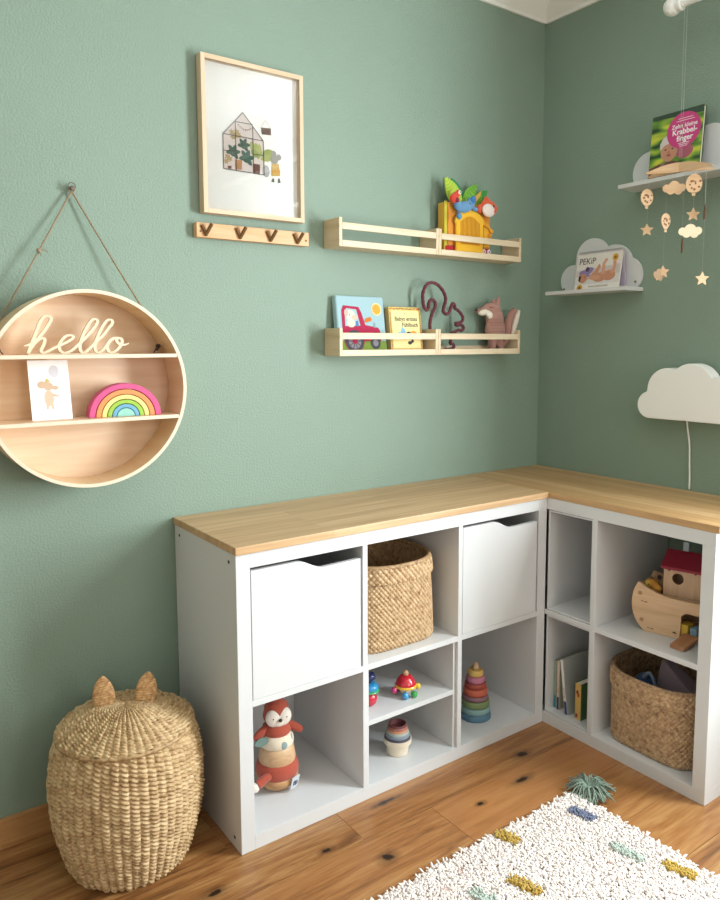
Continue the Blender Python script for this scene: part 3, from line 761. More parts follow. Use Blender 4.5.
for k in range(10):
    a = k*PI/5; Pg([(-.036+.009*math.cos(a-.15), .036+.009*math.sin(a-.15)), (-.036+.026*math.cos(a-.05), .036+.026*math.sin(a-.05)), (-.036+.026*math.cos(a+.05), .036+.026*math.sin(a+.05)), (-.036+.009*math.cos(a+.15), .036+.009*math.sin(a+.15))], '4d4a54', .0018)
E_((.048, .030), .020, '4d4a54', .0014); E_((.048, .030), .011, '8f8a92', .0016)
Pg(leafp(.010, .098, .026, .007, .5), 'd9792e', .0006); E_((.032, .107), .007, 'd9792e', .0008); Pg([(.038, .108), (.044, .105), (.038, .103)], 'e8b040', .0009)
Pg([(.046, .080), (.053, .080), (.053, .096), (.046, .096)], '8ba4a4', .0005)
m.build('cover_picture', None, t)

# yellow board book
t = thing('board_book', 'small yellow board book with a bee, beside the tractor book on the ledge', 'book', (-.703, -.045, ZL+.0105), 0, rot=(R(-7), 0, R(1)))
W, Hb = .069, .150
m = MB(); m.prism(rrect(-W, W, 0, Hb, .005), 0, .022); m.build('book_block', F('c9a86a', .5), t, bevel=.0008)
m = MB(); y = -.0004
m.mat(F('d9b45c', .5)).poly(rrect(-W+.0005, W-.0005, .0005, Hb-.0005, .005), y)
pal = ['8a5a2c', 'b8402e', '6b8a3a', 'e0902a', '7a4a26']
rr = random.Random(3)
for k in range(34):
    for zz in (.006, Hb-.006): m.mat(F(rr.choice(pal), .5)).poly(circle(-W+.005+k*.0039, zz+rr.uniform(-.002, .002), .0022, 7), y-.0002)
    m.mat(F(rr.choice(pal), .5)).poly(circle(-W+.005, .008+k*.0037, .0020, 7), y-.0002); m.poly(circle(W-.005, .008+k*.0037, .0020, 7), y-.0002)
m.mat(F('f0dc96', .5)).poly(rrect(-W+.010, W-.010, .012, Hb-.012, .003), y-.0004)
m.mat(F('3d3526', .5)); m.text('Babys erstes', .002, .104, .0195, y-.0007, align='CENTER', thick=.0004); m.text('Fühlbuch', .018, .084, .0195, y-.0007, align='CENTER', thick=.0004)
m.text('Mein', 0, .126, .006, y-.0007, align='CENTER')
m.mat(F('7fb7d6', .5)).poly(leafp(-.010, .050, .034, .010, 1.75), y-.0008); m.poly(leafp(-.012, .048, .028, .010, 2.5), y-.0007)
m.mat(F('2b2320', .5)).poly(circle(.010, .055, .013, 18), y-.0009); m.poly(circle(-.008, .044, .003, 10), y-.0010); m.poly(circle(.012, .030, .009, 14, rz=.006), y-.0010); m.poly(circle(.024, .036, .006, 14), y-.0010)
m.mat(F('e9a02c', .5)).poly(circle(.031, .056, .015, 18), y-.0008); m.mat(F('f0dc96', .5)).poly(circle(.004, .046, .004, 10), y-.0011)
m.build('cover_picture', None, t)

# squirrel in knitted cord
sp = [(115,341),(114,310),(118,275),(133,232),(150,195),(148,166),(126,152),(107,170),(102,206),(92,220),(80,206),(72,165),(72,115),(90,66),(126,48),(166,60),(196,100),(209,148),(199,196),(197,226),(214,241),(234,224),(245,192),(258,172),(272,182),(272,200),(296,216),(319,252),(318,280),(299,294),(281,296),(286,311),(311,306),(325,324),(315,342),(294,340),(276,352),(252,360),(246,376),(246,400),(241,425),(262,430),(269,446),(250,460),(208,466)]
P = spline([Vector((-.646+(a-62.6)*.00074, -.046+.003*math.sin(a*.05), ZL+.0162+(466-b)*.000545)) for a, b in sp], 5)
P = [p for p in P]
# a knitted texture: slightly pulsing radius
rad = [.0060+.0007*math.sin(i*2.1) for i in range(len(P))]
m = MB(); m.tube(P, rad, 8)
tag(m.build('cord_squirrel', fabric('6e2f38', '4a1c26', 500, .8), smooth=180), 'squirrel outline of dark red knitted cord standing behind the joint of the lower ledges', 'decoration')

# plush fox
t = thing('plush_fox', 'dusky pink plush fox with closed eyes on the right end of the lower ledge', 'stuffed toy', (-.292, -.045, ZL+.0112))
M_pf = fabric('b08578', '96695e', 450)
m = MB()
m.ell((0, 0, .075), (.048, .024, .055)); m.ell((-.004, 0, .118), (.043, .022, .038)); m.ell((-.014, 0, .150), (.038, .021, .022), rot=(0, R(-8), 0))
m.ell((-.048, 0, .148), (.034, .015, .016), rot=(0, R(-14), 0)); m.ell((-.082, 0, .141), (.014, .009, .009)); m.ell((-.028, 0, .157), (.030, .018, .017))
m.ell((.010, -.004, .176), (.011, .007, .022), rot=(0, R(8), 0)); m.ell((-.004, .007, .172), (.010, .006, .018), rot=(0, R(-6), 0))
m.ell((-.020, -.004, .022), (.015, .016, .022)); m.ell((.022, -.004, .022), (.016, .016, .022))
remesh(m.build('body', M_pf, t, smooth=180), .0034, 5)
for k in range(6):
    pass
m = MB(); m.tube(spline([Vector((.030, .004, .020)), Vector((.056, .004, .035)), Vector((.068, .004, .065)), Vector((.070, .003, .100)), Vector((.084, .002, .132)), Vector((.106, .001, .150))], 6), [.010+.006*math.sin(PI*min(1, i/30*.86)) for i in range(31)], 12)
remesh(m.build('tail', M_pf, t, smooth=180), .003, 4)
m = MB(); m.tube(spline([Vector((.076, -.0155, .060)), Vector((.084, -.0165, .090)), Vector((.098, -.015, .122)), Vector((.113, -.010, .148))], 5), [.006+.004*math.sin(PI*i/15) for i in range(16)], 10)
o = m.build('tail_tip', fabric('e6d8c8', None, 450), t, smooth=180); o['label'] = 'cream tail patch'
m = MB(); m.ell((-.064, -.006, .138), (.028, .0125, .0115), rot=(0, R(-10), 0)); m.ell((-.040, -.011, .128), (.014, .010, .014)); o = remesh(m.build('muzzle', fabric('eadfce', None, 450), t, smooth=180), .0028, 3); o['label'] = 'cream muzzle'
m = MB(); m.ell((-.096, 0, .146), (.006, .007, .006), 12); m.build('nose', fabric('4c3a38', None, 500), t, smooth=180)
m = MB(); m.tube([(-.038+.010*math.cos(a), -.0215, .158+.004*math.sin(a)) for a in [PI+PI*k/8 for k in range(9)]], .0009, 5); m.build('closed_eye', F('3a2a28', .8), t, smooth=180)
for k in range(5):
    m = MB(); zz = .072+k*.010; m.tube([(.045*math.cos(a)*(1-.12*((zz-.07)/.05)), -.0238*math.sin(a)-.0008, zz) for a in [PI*.12+PI*.76*q/14 for q in range(15)]], .0012, 5); m.build('knit_ridge', fabric('a0776a', None, 500), t, smooth=180)

# activity cloth book on the upper ledge
t = thing('activity_book', 'colourful yellow and red cloth activity book with leaves on top, on the upper ledge', 'book', (-.438, -.040, ZU+.0105))
def q(zx, zy): return (-.563+(zx-90)*.000533+.450, 1.743-(zy-295)*.000362-(ZU+.0105)+ (zx-90)*.00003)
m = MB(); m.prism(rrect(-.113, .108, 0, .174, .006), -.008, .022); m.build('padded_pages', fabric('e3b23c', 'cf9a2c', 300), t, bevel=.005, seg=3)
m = MB(); m.prism(rrect(-.108, .108, .001, .030, .004), -.015, -.009); m.build('red_base', fabric('c4202c', None, 300), t, bevel=.003)
m = MB(); m.prism(rrect(-.1125, -.098, .003, .178, .004), -.013, -.009); m.build('spine_strip', fabric('d9c840', None, 300), t, bevel=.002)
m = MB(); m.prism(rrect(-.096, .105, .032, .175, .005), -.013, -.009); m.build('orange_panel', fabric('ea9a34', None, 300), t, bevel=.002)
# arch pocket with ribbed mesh
Pk = [(-.070, .004), (.060, .004), (.060, .108)]+[( -.005+.065*math.cos(a), .108+.040*math.sin(a)) for a in [PI*k/16 for k in range(1, 16)]]+[(-.070, .108)]
m = MB(); m.prism(Pk, -.027, -.0155); pk = m.build('pocket', fabric('f2bd2c', 'e0a520', 300), t, bevel=.005, seg=3)
m = MB()
for k in range(15):
    xx = -.050+k*.0062; top_ = .108+.024*math.sin(PI*(k+1)/16); m.box(xx, xx+.0022, -.0290, -.0274, .036, top_)
m.build('ribbed_net', fabric('d9961c', None, 300), pk)
m = MB(); m.tube(spline([Vector((-.071, -.024, .107))]+[Vector((-.005+.067*math.cos(a), -.024, .108+.042*math.sin(a))) for a in [PI-PI*k/14 for k in range(15)]], 3), .0042, 8); m.build('pocket_piping', fabric('f6c93a', None, 300), pk, smooth=180)
m = MB(); m.prism(rrect(.066, .100, .034, .110, .004), -.021, -.0135); m.build('side_flap', fabric('eeb02a', None, 300), t, bevel=.003)
m = MB(); m.tube(spline([Vector((.066, -.024, .115)), Vector((.088, -.026, .100)), Vector((.104, -.022, .084)), Vector((.088, -.024, .072))], 5), [.006+.003*math.sin(i) for i in range(16)], 8); m.build('yellow_ribbon', fabric('f0a828', None, 300), t, smooth=180)
for cxf in (.068, .092):
    m = MB()
    for k in range(5): m.ell((cxf+.006*math.cos(k*1.257), -.0225, .018+.006*math.sin(k*1.257)), (.0045, .0016, .0045), 10)
    fl_ = m.build('felt_flower', fabric('f0dfe4', None, 300), t, smooth=180); m = MB(); m.ell((cxf, -.0245, .018), (.0028, .001, .0028), 8); m.build('flower_centre', F('c8405a', .8), fl_, smooth=180)
def leafobj(p, tip, W_, h, h2, dy, n_str=7):
    a = q(*p); b = q(*tip); L_ = math.hypot(b[0]-a[0], b[1]-a[1]); an = math.atan2(b[1]-a[1], b[0]-a[0])
    m = MB(); m.prism(leafp(a[0], a[1], L_, W_, an, 12), dy-.003, dy+.003); o = m.build('cloth_leaf', fabric(h, None, 300), t, bevel=.0015)
    if h2:
        m = MB(); c_, s_ = math.cos(an), math.sin(an)
        for k in range(1, n_str):
            u = k/n_str; w_ = W_*math.sin(PI*u)**.8*.85
            for sg in (-1, 1):
                x0_, y0_ = a[0]+L_*u*c_, a[1]+L_*u*s_; x1_, y1_ = a[0]+(L_*u+.006)*c_-sg*w_*s_, a[1]+(L_*u+.006)*s_+sg*w_*c_
                m.tube([(x0_, dy-.0034, y0_), (x1_, dy-.0034, y1_)], .0009, 4)
        m.build('leaf_vein', fabric(h2, None, 300), o)
    return o
leafobj((255, 340), (100, 40), .030, 'a8c83a', 'e8e060', -.008, 12)
leafobj((300, 300), (185, 30), .022, '2f8a58', None, .010)
leafobj((270, 300), (400, 75), .024, '7cb83c', '4f9a3a', .004, 9)
leafobj((340, 320), (510, 120), .024, '3f9a44', None, .010)
leafobj((360, 320), (430, 160), .022, '9ac63e', '5aa03a', -.002, 8)
leafobj((350, 260), (425, 140), .007, 'e0b050', None, -.008)
# toys tucked into the pocket
def puppet(name, label, parts, hole):
    o = thing(name, label, 'soft toy', (-.450+parts, -.070, ZU+.0105+(.012 if 'fox' in name else .004)))
    hole(o); return o
def ele(o):
    m = MB(); a = q(290, 330); m.ell((a[0], 0, a[1]), (.040, .013, .020), rot=(0, R(-10), 0)); b = q(350, 280); m.ell((b[0], -.002, b[1]), (.018, .012, .017))
    c = q(390, 345); m.ell((c[0], 0, c[1]), (.014, .008, .009)); d = q(230, 310); m.ell((d[0], 0, d[1]), (.015, .011, .018))
    remesh(m.build('body', fabric('6f9cc4', '5580a8', 350), o, smooth=180), .003, 4)
    m = MB(); b = q(352, 262); m.ell((b[0], -.012, b[1]), (.012, .004, .013)); m.build('ear', fabric('3a78b8', None, 350), o, smooth=180)
    m = MB(); b = q(318, 300); m.ell((b[0], -.0135, b[1]), .0018, 8); m.build('eye', M_dark, o, smooth=180)
    m = MB(); p0 = q(235, 380); p1 = q(205, 430); m.tube([(p0[0], 0, p0[1]), ((p0[0]+p1[0])/2, -.016, (p0[1]+p1[1])/2), (p1[0], -.024, p1[1])], .0045, 8); m.ell((p1[0], -.026, p1[1]), (.011, .008, .011)); m.build('arm', fabric('5d8fb8', None, 350), o, smooth=180)
puppet('cloth_elephant', 'blue cloth elephant tucked behind the yellow pocket of the activity book', -.020, ele)
def parr(o):
    m = MB(); a = q(205, 268); m.ell((a[0], -.014, a[1]), (.017, .011, .016)); a = q(245, 215); m.ell((a[0], -.014, a[1]), (.011, .008, .012)); m.ell((q(225,240)[0], -.014, q(225,240)[1]), (.013, .009, .014)); remesh(m.build('body', fabric('d6402e', None, 350), o, smooth=180), .0028, 3)
    m = MB(); a = q(222, 283); m.ell((a[0], -.022, a[1]), (.009, .006, .009)); m.build('beak', fabric('8a1c34', None, 350), o, smooth=180)
    m = MB(); a = q(245, 212); m.ell((a[0], -.0215, a[1]), (.007, .003, .007)); e = m.build('eye_patch', fabric('f0e6d0', None, 350), o, smooth=180)
    m = MB(); m.ell((a[0], -.0245, a[1]), (.0025, .001, .0025), 8); m.build('pupil', M_dark, e, smooth=180)
puppet('cloth_parrot', 'red cloth parrot peeking out left of the blue elephant', -.036, parr)
def fx(o):
    m = MB(); a = q(520, 345); m.ell((a[0], 0, a[1]), (.040, .013, .028), rot=(0, R(12), 0)); b = q(500, 275); m.ell((b[0], 0, b[1]), (.013, .006, .015), rot=(0, R(-20), 0)); b = q(585, 350); m.ell((b[0], 0, b[1]), (.012, .006, .011)); b = q(440, 360); m.ell((b[0], .002, b[1]), (.014, .009, .016))
    remesh(m.build('head', fabric('e0603a', 'c44a28', 350), o, smooth=180), .003, 3)
    m = MB(); a = q(500, 375); m.ell((a[0], -.010, a[1]), (.030, .008, .023)); f_ = m.build('face', fabric('f2e2da', None, 350), o, smooth=180)
    m = MB(); a = q(540, 335); m.ell((a[0], -.0135, a[1]), (.0045, .002, .0045), 10); m.build('eye', M_dark, f_, smooth=180)
    m = MB(); a = q(545, 385); m.ell((a[0], -.014, a[1]), (.004, .002, .003), 10); m.build('mouth', F('c04848', .8), f_, smooth=180)
puppet('cloth_fox', 'orange cloth fox head with pale face peeking out right of the yellow pocket', -.024, fx)

# ------------------------------------------------------------------ right wall shelves (local x -> towards the viewer side, -y -> into room)
RW = -PI/2
def cloud_shelf(label, y0, length, z, circs, base=0):
    t = thing('cloud_shelf', label, 'wall shelf', (0, y0, z), RW, 'white cloud shaped wall shelves')
    box(0, length, -.100, -.001, -.013, 0).build('shelf_board', M_white, t, bevel=.001)
    m = MB(); m.prism(cloud_outline(circs, .0003), -.013, -.001); cb = m.build('cloud_back', M_white, t, bevel=.0008)
    return t, cb
tA, cb = cloud_shelf('lower white cloud shelf near the corner, holding the calendar', -.112, .346, 1.4645, [(.056, .042, .056), (.140, .115, .072), (.232, .080, .075), (.283, .045, .062)])
for xx in (.004, .315):
    pass
m = MB(); m.at((.322, -.013, .020), (R(90), 0, 0)).lathe([(.004, 0), (.0035, .0015), (0, .002)], 12); m.build('screw', M_brass, cb, smooth=60)
m = MB(); m.at((.016, -.013, .012), (R(90), 0, 0)).lathe([(.004, 0), (.0035, .0015), (0, .002)], 12); m.build('screw', M_brass, cb, smooth=60)
cloud_shelf('upper white cloud shelf at the picture edge, holding the green photo book', -.415, .405, 1.800, [(.060, .045, .065), (.140, .108, .078), (.268, .078, .074), (.325, .045, .064)])

# spiral calendar
t = thing('spiral_calendar', 'spiral bound baby calendar on the lower cloud shelf', 'calendar', (-.055, -.302, 1.4650), RW+R(-2))
tl = R(-9)
W, Hb = .097, .134
m = MB(); m.at(rot=(tl, 0, 0)).box(-W, W, 0, .0035, 0, Hb); m.build('front_sheets', F('efe9e2', .45), t)
m = MB(); m.at((0, .045, .0), rot=(R(10), 0, 0)).box(-W, W, -.002, .0, 0, Hb); m.build('rear_support', F('d6c6dc', .5), t)
m = MB(); m.at(rot=(tl, 0, 0)); y = -.0005
m.mat(F('cfc3c0', .5)).poly([(-W+.002, .026), (W-.002, .026), (W-.002, Hb-.012), (-W+.002, Hb-.006)], y)
m.mat(F('e4dcd6', .5)).poly([(-W+.002, .070), (W-.002, .085), (W-.002, Hb-.003), (-W+.002, Hb-.003)], y-.0002)
m.mat(F('dcd6d4', .5)).poly([(-W+.002, .020), (W-.002, .020), (W-.002, .052), (-W+.002, .048)], y-.0003)
m.mat(F('3c3438', .5)).text('PEKiP', -W+.010, .093, .031, y-.0008, thick=.0002)
m.mat(F('6a5c58', .5)).text('Spiel und Spaß mit Babys', .010, .009, .0085, y-.0008, align='CENTER')
for cx_, cz_ in ((.070, .108), (-.072, .008)): m.mat(F('d9a43a', .5)).poly(circle(cx_, cz_, .0125, 20), y-.0008); m.mat(F('8a5a1c', .5)).poly(circle(cx_, cz_, .006, 5), y-.0010)
# lying baby with raised legs, head at left, on a purple plush
m.mat(F('8f7cae', .5)).poly(circle(-.060, .060, .022, 12, rz=.013), y-.0005); m.poly(leafp(-.060, .062, .045, .012, .3), y-.0005); m.poly(leafp(-.08, .060, .05, .010, -.2), y-.0005)
m.mat(F('5a3c50', .5)).poly(circle(-.046, .074, .009, 14), y-.0006)
m.mat(F('c98e72', .5)).poly(circle(-.062, .042, .019, 20, rz=.017), y-.0008); m.poly(circle(.010, .042, .030, 22, rz=.017), y-.0007); m.poly(circle(.050, .046, .028, 20, rz=.018), y-.0007)
m.poly([(-.045, .036), (.0, .052), (.012, .082), (.004, .090), (-.012, .068), (-.030, .050)], y-.0009)
m.mat(F('d69c80', .5)).poly([(.018, .050), (.034, .052), (.030, .088), (.040, .104), (.030, .108), (.018, .090)], y-.0010); m.poly([(.060, .050), (.074, .056), (.078, .090), (.070, .098), (.062, .094), (.066, .074), (.054, .062)], y-.0010)
m.poly(circle(-.010, .042, .024, 18, rz=.009), y-.0011)
m.mat(F('3a2622', .5)).poly([(-.082, .036), (-.074, .028), (-.070, .050), (-.080, .052)], y-.0011); m.poly(circle(-.055, .046, .0018, 8), y-.0012)
m.build('cover_picture', None, t)
m = MB(); m.at(rot=(tl, 0, 0))
for k in range(26):
    xx = -W+.008+k*.0072
    m.tube([(xx+.0006*math.cos(a), .004+.008*math.cos(a), Hb-.001+.006*math.sin(a)) for a in [2*PI*j/9 for j in range(9)]], .0007, 4, closed=True)
m.build('wire_spiral', M_steel, t, smooth=180)

# photo book
t = thing('photo_book', 'photo book with green cover and pink title bubble on the upper cloud shelf', 'book', (-.062, -.590, 1.8005), RW+R(-1))
tl = R(-5); W, Hb = .089, .206
m = MB(); m.at(rot=(tl, 0, 0)).box(-W, W, 0, .0018, 0, Hb).box(-W, W, .0122, .014, 0, Hb).box(-W, -W+.002, .0018, .0122, 0, Hb); m.build('cover', F('3f5a30', .35), t)
m = MB(); m.at(rot=(tl, 0, 0)).box(-W+.002, W-.003, .0019, .0121, .003, Hb-.003); o = m.build('pages', F('ece6d6', .7), t); o['label'] = 'cream page block'
m = MB(); m.at(rot=(tl, 0, 0)); y = -.0004
# blurred meadow: procedural gradient-free noise greens
mm, nt, b = newmat('meadow_photo'); tc = nt.nodes.new('ShaderNodeTexCoord'); mp = nt.nodes.new('ShaderNodeMapping'); mp.inputs['Scale'].default_value = (8, 8, 22)
nz = nt.nodes.new('ShaderNodeTexNoise'); nz.inputs['Scale'].default_value = 1.6; nz.inputs['Detail'].default_value = 1; cr = nt.nodes.new('ShaderNodeValToRGB')
nt.links.new(tc.outputs['Object'], mp.inputs['Vector']); nt.links.new(mp.outputs['Vector'], nz.inputs['Vector']); nt.links.new(nz.outputs['Fac'], cr.inputs['Fac']); nt.links.new(cr.outputs['Color'], b.inputs['Base Color'])
e = cr.color_ramp.elements; e[0].position = .36; e[0].color = lin('24401f'); e[1].position = .64; e[1].color = lin('c4c83c'); e.new(.5).color = lin('6f9a34'); b.inputs['Roughness'].default_value = .35
m.mat(mm).poly([(-W, 0), (W, 0), (W, Hb), (-W, Hb)], y)
m.mat(F('2c4434', .4)).poly([(-W, Hb-.012), (W, Hb-.022), (W, Hb), (-W, Hb)], y-.0002)
m.mat(F('6b4038', .4)).poly([(-W, 0), (.04, 0), (.045, .030), (.0, .052), (-.05, .050), (-W, .040)], y-.0002)
m.mat(F('8a6a5a', .4)).poly([(-.070, 0), (-.055, 0), (-.030, .050), (-.045, .052)], y-.0003); m.mat(F('d8ccc0', .4)).poly(leafp(-.02, .020, .035, .008, .4), y-.0003); m.mat(F('3a2626', .4)).poly(leafp(.0, .008, .035, .008, .9), y-.0003)
m.mat(F('c08a70', .4)).poly(circle(-.020, .088, .030, 26, rz=.036), y-.0005)
hat = [(-.052, .092), (-.054, .112), (-.044, .130), (-.022, .139), (.002, .134), (.014, .118), (.015, .104), (-.012, .110), (-.036, .106)]
m.mat(F('cfc6c4', .4)).poly(hat, y-.0007)
for a in (-.033, -.008): m.mat(F('2a1c1a', .4)).poly(circle(a, .091, .0035, 10, rz=.0025), y-.0009)
m.mat(F('a04a48', .4)).poly(circle(-.020, .072, .008, 12, rz=.004), y-.0009); m.mat(F('a87058', .4)).poly(circle(-.021, .081, .004, 10), y-.0008)
m.mat(F('a8566a', .4)).poly(circle(.034, .075, .030, 20, rz=.022), y-.0003)
m.mat(F('c8397e', .4)).poly([(p[0]+.0, p[1]) for p in circle(.026, .142, .058, 40, rz=.056)], y-.0010); m.poly([(.016, .092), (.055, .095), (.024, .078)], y-.0010)
m.mat(F('f6eef2', .4))
m.text('Zehn kleine', .028, .150, .0185, y-.0015, align='CENTER', thick=.0003); m.text('Krabbel-', .030, .130, .0245, y-.0015, align='CENTER', thick=.0006); m.text('finger', .032, .109, .0245, y-.0015, align='CENTER', thick=.0006)
for k, (w_, zz) in enumerate(((.050, .178), (.062, .171), (.040, .101), (.034, .096), (.026, .091))): m.box(.030-w_/2, .030+w_/2, y-.0015, y-.0013, zz, zz+.0014)
m.build('cover_picture', None, t)

# cloud lamp
t = thing('cloud_lamp', 'white cloud shaped wall lamp above the worktop', 'lamp', (0, -.668, 1.023), RW)
m = MB()
cl = [(-.132, .046, .045), (-.112, .047, .050), (.112, .047, .050), (-.070, .098, .072), (-.085, .055, .058), (-.04, .055, .06), (.03, .055, .06), (.092, .05, .055), (.012, .108, .078), (.0, .06, .058), (.085, .080, .064), (.06, .05, .049), (.132, .046, .045)]
m.prism(cloud_outline(cl, .001, 110), -.062, -.010); m.build('lamp_shade', F('f3f2f0', .45, noise=0), t, bevel=.009, seg=4, smooth=50)
box(-.06, .06, -.0105, -.001, .035, .11).build('wall_bracket', M_white, t)
m = MB(); m.tube(spline([Vector((-.014, -.030, .003)), Vector((-.014, -.022, -.03)), Vector((-.013, -.010, -.08)), Vector((-.012, -.007, -.14)), Vector((-.010, -.006, -.19)), Vector((-.010, -.006, -.228))], 6), .0026, 8); m.build('power_cord', F('eeeeec', .4), t, smooth=180)

# curtain rod with ball end
t = thing('curtain_rod', 'white curtain rod with a ball end near the ceiling', 'curtain rod', (-.12, -.605, 2.296), RW)
m = MB(); m.ell((0, 0, 0), .027, 28); m.at((.02, 0, 0), (0, R(90), 0)).lathe([(.021, 0), (.021, .012), (.015, .014), (.015, .02)], 24); m.build('ball_finial', F('f0efec', .35, noise=0), t, smooth=40)
m = MB(); m.at((.03, 0, 0), (0, R(90), 0)).lathe([(.0135, 0), (.0135, 2.0)], 24); m.build('rod', F('f0efec', .35, noise=0), t, smooth=40)
for xx in (.35, 1.9):
    m = MB(); m.box(xx-.008, xx+.008, .0136, .12-.001, -.006, .006).box(xx-.02, xx+.02, .112, .119, -.03, .03); m.build('bracket', M_white, t)

# ------------------------------------------------------------------ wooden mobile
MX, MY = -.17, -.66
t = thing('hanging_mobile', 'wooden balloon and star mobile hanging from the curtain rod', 'mobile', (MX, MY, 1.79))
M_mob = wood('d8b48e', 'c0966c', 'x', 12)
MC, MS = math.cos(RW), math.sin(RW)
def mob(name, mtl, P, x, y, z, rz, th=.003, par=None):
    m = MB(); m.prism(P, -th/2, th/2); o = m.build(name, mtl, par or t); o.location = (x-MX, y-MY, z-1.79); o.rotation_euler = (0, 0, rz); return o
# two crossed curved top pieces
arch = [(-.105, 0)]+[(-.105+.21*s, .004+.024*math.sin(PI*s)) for s in [i/14 for i in range(15)]]+[(.105, 0)]
mob('roof_piece', M_mob, arch, MX, MY-.02, 1.785, RW, .004)
mob('roof_piece', M_mob, [(a*.9, b) for a, b in arch], MX, MY-.02, 1.7852, RW+R(34), .004)
def cutpattern(m, W, H_, sd):
    rr = random.Random(sd)
    m.mat(F('8a6040', .8))
    for k in range(9):
        a = k*2.4; r = .18+.62*((k*.37) % 1); m.poly(circle(W*r*math.cos(a), .034+H_*r*math.sin(a), rr.uniform(.0026, .0040), 9), -.0018)
def balloon(x, y, z, rz, s=1):
    P = circle(0, .032, .0165*s, 26, R(-62), R(242), rz=.019*s); P = P+[(-.004, .008), (.004, .008)][:0]
    body = [(.0165*s*math.cos(a), .034+.021*s*math.sin(a)) for a in [R(-50)+R(280)*k/24 for k in range(25)]]+[(-.005*s, .009), (.005*s, .009)]
    m = MB().mat(M_mob).prism(body, -.0015, .0015); cutpattern(m, .017*s, .019*s, int(x*-1000+z*100)); o = m.build('wooden_balloon', None, t)
    m = MB().prism([(-.0045, 0), (.0045, 0), (.005, .0075), (-.005, .0075)], -.0013, .0013); m.build('balloon_basket', M_mob, o)
    o.location = (x-MX, y-MY, z-1.79-.028); o.rotation_euler = (0, 0, rz)
def strg(x, y, z0, z1):
    m = MB().tube([(x-MX, y-MY, z0-1.79), (x-MX, y-MY, z1-1.79)], .00025, 4); m.build('string', F('a8aca0', .6), t)
bz = RW+R(35)
balloon(-.20, -.593, 1.715, bz+R(25), 1.2); strg(-.20, -.593, 1.73, 1.79)
balloon(-.20, -.747, 1.730, bz, 1.35); strg(-.20, -.747, 1.75, 1.79)
balloon(-.20, -.660, 1.636, bz+R(40), 1.05); strg(-.20, -.66, 1.65, 1.79)
cl1 = [(a*1.15, b*1.15) for a, b in cloud_outline([(-.018, .008, .010), (0, .012, .014), (.018, .008, .010), (-.008, .002, .010), (.010, .001, .010)], -.02)]
mob('wooden_cloud', M_mob, cl1, -.20, -.684, 1.725, bz, .003); strg(-.20, -.684, 1.735, 1.79)
mob('wooden_cloud', wood('efe0c4', 'e4cfa8', 'x', 12), cl1, -.20, -.741, 1.592, bz, .003); strg(-.20, -.741, 1.60, 1.66)
for (yy, zz, a, s) in ((-.597, 1.622, 0, 1), (-.748, 1.648, 10, 1), (-.657, 1.490, 5, 1), (-.784, 1.460, 20, 1.05)):
    mob('wooden_star', M_mob, star(0, 0, .0205*s), -.20, yy, zz, bz+R(a)); 
strg(-.20, -.597, 1.632, 1.70); strg(-.20, -.748, 1.66, 1.71); strg(-.20, -.657, 1.50, 1.61); strg(-.20, -.784, 1.47, 1.79)
for (yy, zz) in ((-.784, 1.650), (-.717, 1.561)):
    mob('wooden_balloon', flat('6a4c38', .6), [(-.012, -.02), (.012, -.02), (.018, .005), (0, .022), (-.018, .005)], -.20, yy, zz, RW-R(52), .003); strg(-.20, yy+.001, zz+.02, 1.79)
mob('wooden_cloud', wood('a88a6a', '8c6e50', 'x', 12), [(a*.75, b*.9) for a, b in cl1], -.215, -.652, 1.472, bz+R(50), .003)
m = MB(); m.tube([(-.12, -.646, 2.2815), (MX, MY-.02, 1.828)], .0004, 5); m.tube([(-.12, -.655, 2.2815), (MX, MY-.026, 1.828)], .0004, 5)
m.v = [(a-MX, b-MY, c-1.79) for a, b, c in m.v]; m.build('hanging_string', F('b0b4a8', .6), t)

# ------------------------------------------------------------------ toys in the wide unit
# fox stacker
t = thing('fox_stacking_toy', 'rust red fox stacking toy with wooden rings in the lower left compartment', 'toy', (-1.322, -.232, TH+.0002), R(-12))
Mw = wood('c99b6c', 'ab7c4e', 'x', 16); Mw2 = wood('cdaa84', 'b98f68', 'x', 16)
m = MB(); m.lathe([(.0, 0), (.022, .0), (.042, .008), (.053, .022), (.056, .031), (.053, .036), (0, .036)], 40); m.build('rocking_base', Mw, t, smooth=50)
rust = fabric('b4503a', '96402e', 420)
def softring(z0, z1, r0, r1): return [(r0*.80, z0)]+[(r0+(r1-r0)*s+.010*math.sin(PI*s)-.006, z0+(z1-z0)*(.5-.5*math.cos(PI*s))) for s in [i/12 for i in range(13)]]+[(r1*.8, z1)]
m = MB(); m.lathe(softring(.034, .072, .056, .051), 40); rg = m.build('fabric_ring', rust, t, smooth=60); rg['label'] = 'rust red padded ring'
m = MB(); m.tube(spline([Vector((-.030, -.040, .052)), Vector((-.048, -.044, .048)), Vector((-.066, -.048, .040))], 6), [.009+.003*(i/12) for i in range(13)], 12); tl_ = m.build('tail', rust, t, smooth=60)
m = MB(); m.ell((-.075, -.050, .036), (.013, .012, .012), rot=(0, R(20), R(30))); o = m.build('tail_tip', fabric('f0e2d6', None, 400), tl_, smooth=180); o['label'] = 'cream tail tip'
m = MB(); m.lathe([(.048, .070), (.0495, .078), (.045, .104), (.041, .109), (0, .109)], 40); o = m.build('wooden_ring', Mw2, t, smooth=40); o['label'] = 'plain wooden ring'
cream = fabric('eadcc6', 'd9c8b0', 420)
m = MB(); m.lathe(softring(.108, .142, .044, .038), 40); cr_ = m.build('fabric_ring', cream, t, smooth=60); cr_['label'] = 'cream padded ring'
m = MB(); m.ell((.006, -.043, .122), (.010, .003, .010), 14); m.ell((.032, -.020, .130), (.004, .012, .010), 12); m.build('printed_dots', fabric('8fa4a0', None, 400), cr_, smooth=180)
